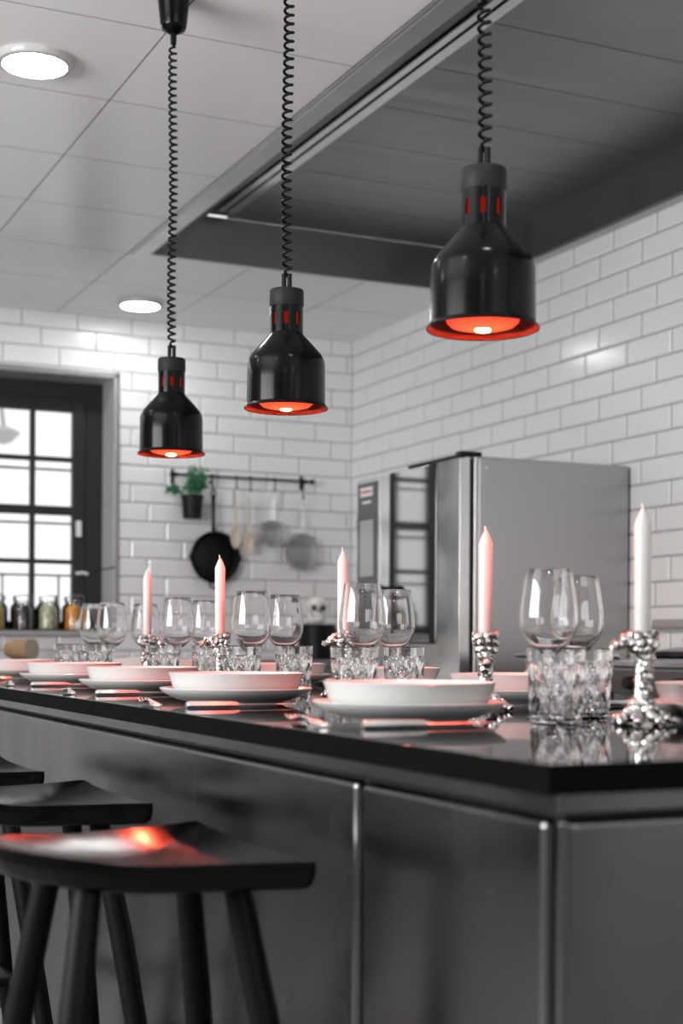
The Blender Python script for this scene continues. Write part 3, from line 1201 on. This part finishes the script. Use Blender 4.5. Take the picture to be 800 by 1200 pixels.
tube(bm, [(OX0 - .06, ydoor1 - .11, 1.245), (OX0 - .062, ydoor1 + .01, 1.25)], .021, 16)
oobj('door_handle', bm, blackpaint_m, smooth=True)
bm = new()      # hinge cap and vent lip at top front corner
box(bm, OX0 - .012, OX0 + .085, OY0 - .006, OY0 + .04, OZ1 - .002, OZ1 + .016)
box(bm, OX0 - .016, OX0 + .012, OY0 + .0, OY0 + .44, OZ1 - .010, OZ1 + .003)
oobj('hinge_cover', bm, blackpaint_m, bevel=.004)
# stand
for ys_ in (OY0 + .04, OY1 - .08):
    for xs_ in (OX0 + .08, XW - .08):
        bm = new()
        box(bm, xs_, xs_ + .04, ys_, ys_ + .04, 0, OZ0)
        oobj('leg', bm, steel_m, bevel=.003)
bm = new()
box(bm, OX0 + .06, XW - .03, OY0 + .02, OY1 - .02, .22, .245)
oobj('shelf', bm, steel_m, bevel=.002)
bm = new()
box(bm, OX0 + .05, XW - .03, OY0 + .01, OY1 - .01, OZ0 - .03, OZ0 - .001)
oobj('stand_top', bm, steel_m, bevel=.002)

# ------------------------------------------------------------------ range and hob unit along the right wall
RX0 = 2.88
rg = thing('range_cooker', 'low steel range cooker with a long handle bar beside the tall oven', 'cooker', (3.28, 4.5, 0))
def robj(name, bm, m, **k):
    o = obj(name, bm, m, rg, smooth=k.pop('smooth', False), **k)
    o.location = (-3.28, -4.5, 0)
    return o
RY0, RY1 = 4.00, 4.62
bm = new()
box(bm, RX0 + .03, XW - .02, RY0, RY1, .12, .965)
robj('body', bm, steel_m, bevel=.004)
bm = new()
box(bm, RX0, RX0 + .03, RY0 + .01, RY1 - .01, .935, .972)
robj('control_fascia', bm, steel_m, bevel=.004)
bm = new()
box(bm, RX0, RX0 + .028, RY0 + .01, RY1 - .01, .30, .905)
robj('oven_door', bm, ovenglass_m, bevel=.004)
bm = new()
box(bm, RX0 - .004, RX0 + .02, RY0 + .015, RY1 - .015, .892, .922)
robj('door_rail', bm, steel2_m, bevel=.003)
bm = new()
tube(bm, [(RX0, RY1 - .03, .975), (RX0 - .045, RY1 - .03, .978), (RX0 - .05, RY1 - .045, .978), (RX0 - .05, RY0 + .045, .978), (RX0 - .045, RY0 + .03, .978), (RX0, RY0 + .03, .975)], .010, 12)
robj('handle_bar', bm, steel2_m, smooth=True)
for x in (RX0 + .08, XW - .1):
    for y in (RY0 + .05, RY1 - .05):
        bm = new()
        lathe(bm, [(0, 0), (.022, 0), (.018, .125), (0, .125)], 16, c=(x, y, 0))
        robj('leg', bm, steel_m, smooth=True)
hb = thing('hob_unit', 'steel hob unit with dark cooking top at the right edge behind the white candle', 'hob', (3.28, 3.2, 0))
def hbo(name, bm, m, **k):
    o = obj(name, bm, m, hb, smooth=k.pop('smooth', False), **k)
    o.location = (-3.28, -3.2, 0)
    return o
HX = 2.80
bm = new()
box(bm, HX + .03, XW - .02, 2.4, 3.985, .10, .945)
hbo('cabinet', bm, steel_m, bevel=.004)
bm = new()
box(bm, HX, XW - .015, 2.4, 3.99, .945, .967)
hbo('top_plate', bm, steel2_m, bevel=.003)
bm = new()
box(bm, HX + .005, HX + .03, 2.42, 3.97, .86, .935)
hbo('control_fascia', bm, ovenpanel_m, bevel=.002)
bm = new()
box(bm, HX + .08, XW - .1, 2.5, 3.9, .9675, .972)
hbo('cooking_surface', bm, ovenglass_m)
for y in (3.85, 3.6, 3.35, 3.1):
    bm = new()
    bmesh.ops.create_cone(bm, cap_ends=True, segments=20, radius1=.022, radius2=.018, depth=.03,
                          matrix=Matrix.Translation((HX - .010, y, .895)) @ Matrix.Rotation(-PI / 2, 4, 'Y'))
    hbo('control_knob', bm, satin_black_m, smooth=True, bevel=.002)
# lidded pan on the hob
pl = at(806, 4.72, .9722)
pt = thing('lidded_pan', 'low dark pan with a sloping lid and black knob at the right edge', 'pan', pl)
bm = new()
lathe(bm, [(0, 0), (.100, 0), (.112, .008), (.115, .022), (.112, .022), (.108, .009), (0, .004)], 48)
obj('pan_body', bm, iron_m, pt)
bm = new()
lathe(bm, [(0, .040), (.03, .038), (.08, .030), (.114, .0235), (.117, .0215), (.114, .0215), (.08, .027), (0, .037)], 48)
ld = obj('lid', bm, steel_m, pt)
bm = new()
lathe(bm, [(0, .039), (.008, .039), (.008, .050), (.017, .054), (.017, .064), (.012, .067), (0, .068)], 24)
obj('lid_knob', bm, blackpaint_m, ld)
# rail and socket on right wall
bm = new()
box(bm, XW - .045, XW - .006, 3.0, 4.92, EYE + .068, EYE + .078)
box(bm, XW - .012, XW - .006, 3.0, 4.92, EYE + .078, EYE + .105)
tag(obj('wall_shelf', bm, steel_m, smooth=False, bevel=.002), 'thin steel wall shelf on the tiles behind the white candle', 'shelf')

# ------------------------------------------------------------------ back worktop, things on it
bw = thing('back_counter', 'steel counter along the tiled back wall below the window', 'counter', (1.6, 7.5, 0))
def bobj(name, bm, m, **k):
    o = obj(name, bm, m, bw, smooth=k.pop('smooth', False), **k)
    o.location = (-1.6, -7.5, 0)
    return o
BZ = .927
bm = new()
box(bm, .2, 3.40, 7.20, YW - .008, BZ - .035, BZ)
bobj('top', bm, steel2_m, bevel=.004)
for k in range(4):
    bm = new()
    box(bm, .22 + .795 * k, .22 + .795 * (k + 1) - .006, 7.23, 7.25, .12, BZ - .04)
    bobj('door', bm, steel_m, bevel=.003)
bm = new()
box(bm, .22, 3.39, 7.25, YW - .02, .10, BZ - .036)
bobj('carcass', bm, steel_m)
bm = new()
box(bm, .25, 3.36, 7.30, YW - .05, 0, .10)
bobj('plinth', bm, satin_black_m)

# black pot with lid
pp = Vector((railx_at(371, 7.50), 7.50, BZ))
potr = thing('stock_pot', 'black stock pot on the back counter with a skull on its lid', 'pot', (pp.x, 7.50, BZ + .0002))
bm = new()
lathe(bm, [(0, 0), (.095, 0), (.103, .006), (.106, .165), (.109, .168), (.109, .172), (.102, .172), (.099, .010), (0, .006)], 56)
obj('pot_body', bm, iron_m, potr)
bm = new()
lathe(bm, [(0, .190), (.03, .1885), (.08, .182), (.107, .175), (.110, .1725), (.100, .173), (.05, .180), (0, .183)], 56)
obj('lid', bm, steel2_m, potr)
for s in (-1, 1):
    bm = new()
    tube(bm, [(s * .103, -.03, .14), (s * .125, -.028, .142), (s * .135, 0, .143), (s * .125, .028, .142), (s * .103, .03, .14)], .006, 10)
    obj('handle', bm, iron_m, potr)
potr.scale = (1, 1, 1.12)
# skull
sk = thing('skull_ornament', 'small white skull ornament on the lid of the black pot', 'ornament', (pp.x, 7.50, BZ + .2115), -.25)
sk.scale = (1.16, 1.16, 1.10)
bm = new()
vs = ball(bm, (0, 0, 0), .052, 4, (1, 1.18, 1))
for v in vs:
    if v.co.z < -.01:
        v.co.x *= 1 - .30 * min(1, (-.01 - v.co.z) / .035)
        v.co.y *= 1 - .12 * min(1, (-.01 - v.co.z) / .035)
    for s in (-1, 1):
        dd = (v.co - Vector((s * .0205, -.053, -.010))).length
        if dd < .021:
            v.co.y += .020 * (1 - (dd / .021) ** 2)
        dd = (v.co - Vector((s * .034, -.044, -.026))).length
        if dd < .013:
            v.co.y -= .005 * (1 - dd / .013)
    v.co.z += .075
# upper jaw and mandible
g = bmesh.ops.create_icosphere(bm, subdivisions=3, radius=1)
bmesh.ops.transform(bm, matrix=Matrix.Translation((0, -.036, .034)) @ Matrix.Diagonal((.024, .022, .020, 1)), verts=g['verts'])
pts = [(-.038, -.002, .046), (-.036, -.016, .020), (-.024, -.040, .008), (0, -.054, .006), (.024, -.040, .008), (.036, -.016, .020), (.038, -.002, .046)]
tube(bm, pts, [.007, .008, .0085, .009, .0085, .008, .007], 12)
obj('skull_bone', bm, bone_m, sk, angle=80)
bm = new()
for s in (-1, 1):
    ball(bm, (s * .0205, -.045, .066), .0145, 3, (1, .75, .95))
ball(bm, (0, -.057, .051), .006, 2, (.8, .8, 1.4))
obj('eye_socket', bm, socket_m, sk)
bm = new()
for i in range(7):
    a = (i - 3) * .26
    x, y = math.sin(a) * .028, -.032 - math.cos(a) * .022
    box(bm, x - .003, x + .003, y - .002, y + .004, .022, .031)
    box(bm, x - .003, x + .003, y - .002, y + .004, .013, .0205)
obj('teeth', bm, bone_m, sk, smooth=False)

# bread
pb = at(27, 7.35, BZ)
brd = thing('bread_loaf', 'cut half loaf of brown bread on the back counter at the left', 'bread', (pb.x, 7.42, BZ + .0002), math.radians(-52))
bm = new()
rings = []
N = 28
for i, x in enumerate([-.082, -.078, -.068, -.05, -.02, .02, .06, .075]):
    k = math.sqrt(max(0, 1 - (max(0, (-.02 - x)) / .064) ** 2)) if x < -.02 else 1
    k = max(k, .05)
    rings.append([])
    for q in range(N):
        a = 2 * PI * q / N
        y = .062 * k * math.copysign(abs(math.cos(a)) ** .8, math.cos(a))
        z = .048 + .052 * k * math.copysign(abs(math.sin(a)) ** .8, math.sin(a)) * (1 if math.sin(a) > 0 else .92)
        z += .004 * noise.noise(Vector((x * 30, y * 30, z * 30)))
        rings[-1].append(bm.verts.new((x, y, max(0, z))))
for A, B in zip(rings[:-1], rings[1:]):
    for k in range(N):
        j = (k + 1) % N
        bm.faces.new([A[k], A[j], B[j], B[k]])
bm.faces.new(rings[0][::-1])
bm.faces.new(rings[-1])
obj('crust', bm, bread_m, brd, angle=60)
bm = new()
r1 = [bm.verts.new((v[0], v[1], v[2])) for v in [(.0755, .058 * math.copysign(abs(math.cos(2 * PI * q / N)) ** .8, math.cos(2 * PI * q / N)), .048 + .047 * math.copysign(abs(math.sin(2 * PI * q / N)) ** .8, math.sin(2 * PI * q / N)) * (1 if q < N / 2 else .9)) for q in range(N)]]
r2 = [bm.verts.new((.0775, v.co.y * .97, .048 + (v.co.z - .048) * .97)) for v in r1]
for k in range(N):
    bm.faces.new([r1[k], r1[(k + 1) % N], r2[(k + 1) % N], r2[k]])
bm.faces.new(r2)
obj('cut_face', bm, crumb_m, brd, smooth=False)
# jars on the sill
def jar(px, label_, food, w=.068, h=.2):
    d = (YW + .08) / (math.cos(YAW) - (px - 400) / F * math.sin(YAW))
    p = at(px, d, WZ0 + .0042)
    t = thing('preserving_jar', label_, 'jar', p, rnd.uniform(-.3, .3), 'preserving jars on the window sill')
    bm = new()
    s = w / .068
    lathe(bm, [(0, 0), (.060 * s, 0), (.067 * s, .006), (.068 * s, .02), (.068 * s, .118), (.060 * s, .140), (.048 * s, .150), (.047 * s, .160), (.050 * s, .163), (.050 * s, .167),
               (.044 * s, .167), (.044 * s, .150), (.056 * s, .138), (.064 * s, .116), (.064 * s, .012), (0, .008)], 40)
    obj('jar_glass', bm, jar_m, t)
    bm = new()
    lathe(bm, [(0, .0095), (.060 * s, .0105), (.0625 * s, .016), (.0625 * s, .114), (.054 * s, .134), (.044 * s, .142), (0, .144)], 32)
    for v in bm.verts:
        v.co += Vector((v.co.x, v.co.y, 0)) * -.03 * abs(noise.noise(v.co * 40))
    obj('pickles', bm, food, t)
    bm = new()
    lathe(bm, [(0, .1675), (.052 * s, .1675), (.053 * s, .173), (.050 * s, .186), (.030 * s, .191), (0, .191)], 36)
    obj('lid', bm, jar_m, t)
    bm = new()
    tube(bm, [(.050 * s * math.cos(a), .050 * s * math.sin(a), .158) for a in [2 * PI * k / 24 for k in range(24)]], .0022, 6, closed=True)
    tube(bm, [(.052 * s, -.012, .158), (.060 * s, -.012, .175), (.052 * s, -.012, .192), (0, -.012, .195), (-.052 * s, -.012, .185), (-.052 * s, -.012, .16)], .0022, 6)
    obj('wire_clip', bm, steel2_m, t)
    return t
jar(-6, 'jar of yellow pickles cut by the left edge of the photo', yellow_food)
jar(26.5, 'jar of dark purple preserve on the window sill', purple_food)
jar(56, 'jar of pale green pickles on the window sill', green_food)
jar(86, 'jar of orange preserve on the window sill', orange_food, .066)
d_ = (YW - .025) / (math.cos(YAW) - (91 - 400) / F * math.sin(YAW))
p = at(93, d_, WZ0 + .0042)
ga = thing('garlic_bulb', 'white garlic bulb on the sill in front of the orange jar', 'garlic', p)
bm = new()
for k in range(7):
    a = 2 * PI * k / 7
    ball(bm, (.014 * math.cos(a), .014 * math.sin(a), .026), .020, 3, (1, 1, 1.25))
obj('cloves', bm, garlic_m, ga, angle=180).location.z = .001
bm = new()
tube(bm, [(0, 0, .035), (.002, 0, .055), (.006, 0, .072), (.008, .002, .080)], [.014, .007, .005, .004], 10)
obj('stem', bm, garlic_m, ga)

# ------------------------------------------------------------------ wall rail with hanging things
RYW = YW - .075
rz_ = EYE + .929
rail = thing('wall_rail', 'black iron utensil rail on the white tiled back wall', 'rail', (2.98, RYW, rz_))
bm = new()
tube(bm, [(2.565 - 2.98, 0, 0), (3.405 - 2.98, 0, 0)], .0075, 12)
obj('bar', bm, blackpaint_m, rail)
for x in (2.585, 3.365):
    bm = new()
    tube(bm, [(x - 2.98, YW - .006 - RYW, 0), (x - 2.98, 0, 0)], .008, 12)
    tube(bm, [(x - 2.98, YW - .012 - RYW, .035), (x - 2.98, YW - .012 - RYW, -.045)], .010, 12)
    ball(bm, (x - 2.98, 0, 0), .013, 2)
    obj('bracket', bm, blackpaint_m, rail)
for s, x in ((-1, 2.565), (1, 3.405)):
    bm = new()
    lathe(bm, [(0, -.014), (.013, -.008), (.017, 0), (.013, .008), (0, .020)], 16)
    bmesh.ops.transform(bm, matrix=Matrix.Translation((x - 2.98, 0, 0)) @ Matrix.Rotation(s * PI / 2, 4, 'Y'), verts=bm.verts)
    obj('finial', bm, blackpaint_m, rail)
def railx(px):
    u = (px - 400) / F
    d = RYW / (math.cos(YAW) - u * math.sin(YAW))
    return d * (math.sin(YAW) + u * math.cos(YAW))
def hook(px, lb, L=.062):
    bm = new()
    pts = []
    for k in range(9):
        a = PI * 1.25 - k / 8 * PI * 1.25
        pts.append((0, -.0115 * math.cos(a) * 1, .0115 * math.sin(a)))
    pts = [(0, .0115 * math.cos(a), .0115 * math.sin(a)) for a in [(-.2 + 1.2 * k / 8) * PI for k in range(9)]]
    pts += [(0, -.0112, -.02), (0, -.004, -L + .02)]
    pts += [(0, -.004 - .010 + .010 * math.cos(a), -L + .01 + .010 * math.sin(a)) for a in [-(k / 6) * PI for k in range(7)]]
    tube(bm, pts, .0038, 8)
    o = obj('hook', bm, blackpaint_m)
    o.location = (railx(px), RYW, rz_)
    return tag(o, lb, 'hook', 'hooks on the utensil rail')
hook(225, 'black hook carrying the potted plant')
hook(247.5, 'black hook carrying the cast iron pan')
hook(275.5, 'black hook carrying the left wooden spoon')
hook(292, 'black hook carrying the right wooden spoon', .075)
hook(320.5, 'black hook above the small sieve')
hook(353.5, 'black hook carrying the large sieve', .10)

def onwall(px, py, y):
    u, v = (px - 400) / F, (CY - py) / F
    r = FW + R2 * u + U2 * v
    t = y / r.y
    p = r * t
    return Vector((p.x, p.y, p.z + EYE))
# skillet, inside facing out
c = onwall(250.5, 653.5, YW - .035)
sk_ = thing('cast_iron_pan', 'black cast iron pan hanging from the wall rail', 'pan', c)
R = .143
bm = new()
prof = [(0, .012), (R - .022, .012), (R - .018, .015), (R - .003, -.030), (R, -.033), (R + .004, -.030), (R + .003, -.026), (R - .012, .018), (R - .018, .020), (0, .020)]
rings = []
seg = 64
for r, yv in prof:
    if r == 0:
        rings.append([bm.verts.new((0, yv, 0))]); continue
    row = []
    for k in range(seg):
        a = 2 * PI * k / seg
        rr = r
        for la in (0, PI):
            dl = abs((a - la + PI) % (2 * PI) - PI)
            if dl < .17 and yv < -.02:
                rr += .013 * (1 - dl / .17)
        row.append(bm.verts.new((rr * math.cos(a), yv, rr * math.sin(a))))
    rings.append(row)
for A, B in zip(rings[:-1], rings[1:]):
    for k in range(seg):
        j = (k + 1) % seg
        if len(A) == 1: bm.faces.new([A[0], B[k], B[j]])
        elif len(B) == 1: bm.faces.new([A[k], A[j], B[0]])
        else: bm.faces.new([A[k], A[j], B[j], B[k]])
obj('pan_body', bm, iron_m, sk_)
bm = new()
tube(bm, [(-.012, -.028, R - .01), (-.014, -.030, R + .03), (-.015, -.030, R + .13), (-.015, -.030, R + .20)], [.017, .010, .0105, .013], 14)
tube(bm, [(-.015 + .013 * math.cos(a), -.030, R + .216 + .016 * math.sin(a)) for a in [2 * PI * k / 16 for k in range(16)]], .0058, 8, closed=True)
for v in bm.verts:
    v.co.y = -.030 + (v.co.y + .030) * .6
obj('handle', bm, iron_m, sk_)
bm = new()
tube(bm, [(-.032, -.026, -R + .008), (-.030, -.028, -R - .018), (-.012, -.028, -R - .030), (.012, -.028, -R - .030), (.030, -.028, -R - .018), (.032, -.026, -R + .008)], .006, 8)
obj('helper_handle', bm, iron_m, sk_)
# wooden spoons
def spoon(px, py0, py1, lb, hw, flip):
    a = onwall(px[0], py0, YW - .09)
    b = onwall(px[1], py1, YW - .09)
    L = a.z - b.z
    t = thing('wooden_spoon', lb, 'spoon', (a.x, YW - .09, a.z), 0, 'wooden spoons on the rail')
    dx = b.x - a.x
    bm = new()
    tube(bm, [(0, 0, .0), (dx * .3, 0, -L * .3), (dx * .7, 0, -L * .66)], [.0055, .0065, .0085], 12)
    obj('handle', bm, wood_m, t)
    bm = new()
    vs = ball(bm, (0, 0, 0), 1, 3, (hw, .010, L * .22))
    for v in vs:
        if v.co.y < 0:
            q = (v.co.x / hw) ** 2 + (v.co.z / (L * .22)) ** 2
            v.co.y += .016 * max(0, 1 - q / .75)
    bmesh.ops.translate(bm, verts=bm.verts, vec=(dx * .85, 0, -L * .81))
    obj('spoon_bowl', bm, wood_m, t)
spoon((275.5, 276.5), 574, 641, 'left wooden spoon hanging beside the cast iron pan', .032, 0)
spoon((291.5, 291.5), 584, 649, 'right wooden spoon hanging beside the small sieve', .030, 0)
# sieves
def sieve(cx, cy, r, lb, hx, hy, ears):
    c = onwall(cx, cy, YW - .06)
    t = thing('wire_sieve', lb, 'sieve', (c.x, YW - .06, c.z), 0, 'round wire sieves on the rail')
    bm = new()
    tube(bm, [(r * math.cos(a), 0, r * math.sin(a)) for a in [2 * PI * k / 48 for k in range(48)]], .004, 8, closed=True)
    obj('rim', bm, steel2_m, t)
    bm = new()
    n = int(r / .0068)
    dep = min(r * .42, .045)
    def by(x, z):
        q = max(0, 1 - (x * x + z * z) / (r * r))
        return dep * q ** .6
    for k in range(-n + 1, n):
        x = r * k / n
        m = math.sqrt(r * r - x * x)
        tube(bm, [(x, by(x, m * s / 6), m * s / 6) for s in range(-6, 7)], .0015, 4, caps=False)
        tube(bm, [(m * s / 6, by(m * s / 6, x), x) for s in range(-6, 7)], .0015, 4, caps=False)
    for v in bm.verts:
        v.co.y = min(v.co.y, .048)
    obj('wire_mesh', bm, mesh_m, t, angle=180)
    h = onwall(hx, hy, YW - .06) - c
    bm = new()
    for s in (-1, 1):
        tube(bm, [(s * .012, 0, r - .002), (s * .008 + h.x * .4, -.004, r + (h.z - r) * .5), (h.x + s * .004, -.006, h.z - .004)], .0022, 6)
    tube(bm, [(h.x + .008 * math.cos(a), -.006, h.z + .009 * math.sin(a)) for a in [2 * PI * k / 14 for k in range(14)]], .0022, 6, closed=True)
    obj('handle', bm, steel2_m, t)
    bm = new()
    for a in ears:
        a = math.radians(a)
        q = Vector((math.cos(a), 0, math.sin(a)))
        s = Vector((-math.sin(a), 0, math.cos(a)))
        tube(bm, [q * r + s * .012, q * (r + .018) + s * .006, q * (r + .018) - s * .006, q * r - s * .012], .0025, 6)
    obj('rest_lug', bm, steel2_m, t)
sieve(318, 625, .072, 'small round wire sieve hanging left of the large one', 320.5, 578, (140, 250, 300))
sieve(353.5, 647, .106, 'large round wire sieve at the right end of the rail', 353.5, 590, (150, 232, 308))

# potted herb
c = onwall(225, 608, YW - .085)
hp = thing('hanging_plant_pot', 'small black pot with a trailing green herb hanging from the rail', 'potted plant', (c.x, YW - .085, c.z))
bm = new()
lathe(bm, [(0, 0), (.047, 0), (.051, .004), (.060, .112), (.064, .113), (.064, .130), (.060, .130), (.057, .112), (.056, .108), (0, .108)], 40)
obj('flower_pot', bm, pot_m, hp)
bm = new()
tube(bm, [(-.062, 0, .12), (-.045, .0, .17), (0, .004, rz_ - c.z - .055), (.045, 0, .17), (.062, 0, .12)], .0018, 6)
obj('hanger_wire', bm, blackpaint_m, hp)
bm = new()
bs = new()
r_ = random.Random(11)
def leaf(bm, p, d, L, w):
    d = d.normalized()
    s = d.cross(Vector((r_.uniform(-1, 1), r_.uniform(-1, 1), 1))).normalized()
    n = d.cross(s)
    prof = [(0, 0), (.3, .8), (.6, 1), (.85, .6), (1, 0)]
    top = [bm.verts.new(p + d * L * t + s * w * k + n * .003 * math.sin(t * 3)) for t, k in prof]
    mid = [bm.verts.new(p + d * L * t - n * .002) for t, k in prof[1:-1]]
    bot = [bm.verts.new(p + d * L * t - s * w * k + n * .003 * math.sin(t * 3)) for t, k in prof[1:-1]]
    bm.faces.new([top[0], top[1], mid[0]]); bm.faces.new([top[0], mid[0], bot[0]])
    for i in range(2):
        bm.faces.new([top[i + 1], top[i + 2], mid[i + 1], mid[i]])
        bm.faces.new([mid[i], mid[i + 1], bot[i + 1], bot[i]])
    bm.faces.new([top[3], top[4], mid[2]]); bm.faces.new([mid[2], top[4], bot[2]])
stems = []
for k in range(26):
    a = r_.uniform(0, 2 * PI)
    rr = r_.uniform(.0, .045)
    b = Vector((rr * math.cos(a), rr * math.sin(a) * .8, .108))
    e = b + Vector((r_.uniform(-.045, .075), r_.uniform(-.05, .02), r_.uniform(.07, .175)))
    m = (b + e) / 2 + Vector((r_.uniform(-.02, .02), 0, .02))
    stems.append([b, m, e])
for k in range(5):      # trailing stems to the left
    b = Vector((-.045, r_.uniform(-.03, .02), .11))
    e = b + Vector((r_.uniform(-.14, -.07), r_.uniform(-.02, .02), r_.uniform(-.05, .05)))
    m = (b + e) / 2 + Vector((-.01, 0, .05))
    stems.append([b, m, e])
for s in stems:
    tube(bs, s, .0013, 5)
    for t in (.45, .62, .78, .9, 1):
        p = s[0] * (1 - t) ** 2 + s[1] * 2 * t * (1 - t) + s[2] * t * t
        for q in range(2):
            leaf(bm, p, Vector((r_.uniform(-1, 1), r_.uniform(-1, .4), r_.uniform(-.5, .8))), r_.uniform(.018, .034), r_.uniform(.006, .011))
for v in bm.verts:
    v.co.y = min(v.co.y, .07)
obj('foliage', bm, leaf_m, hp, recalc=False)
obj('stems', bs, leaf_m, hp)

# pale street lamp shade seen through the window
p = onwall(4, 507, YW + 3)
ol = thing('outdoor_lantern', 'grey cone shaped lantern outside the upper left window pane', 'lantern', (p.x, p.y, 0))
bm = new()
lathe(bm, [(0, p.z + .06), (.10, p.z + .02), (.13, p.z), (.06, p.z - .07), (0, p.z - .09)], 32)
obj('lamp_shade', bm, outer_m, ol)
bm = new()
tube(bm, [(-.06, .10, 0), (-.06, .10, p.z + .35), (-.03, .05, p.z + .42), (0, 0, p.z + .05)], .018, 12)
obj('pole', bm, outer_m, ol)
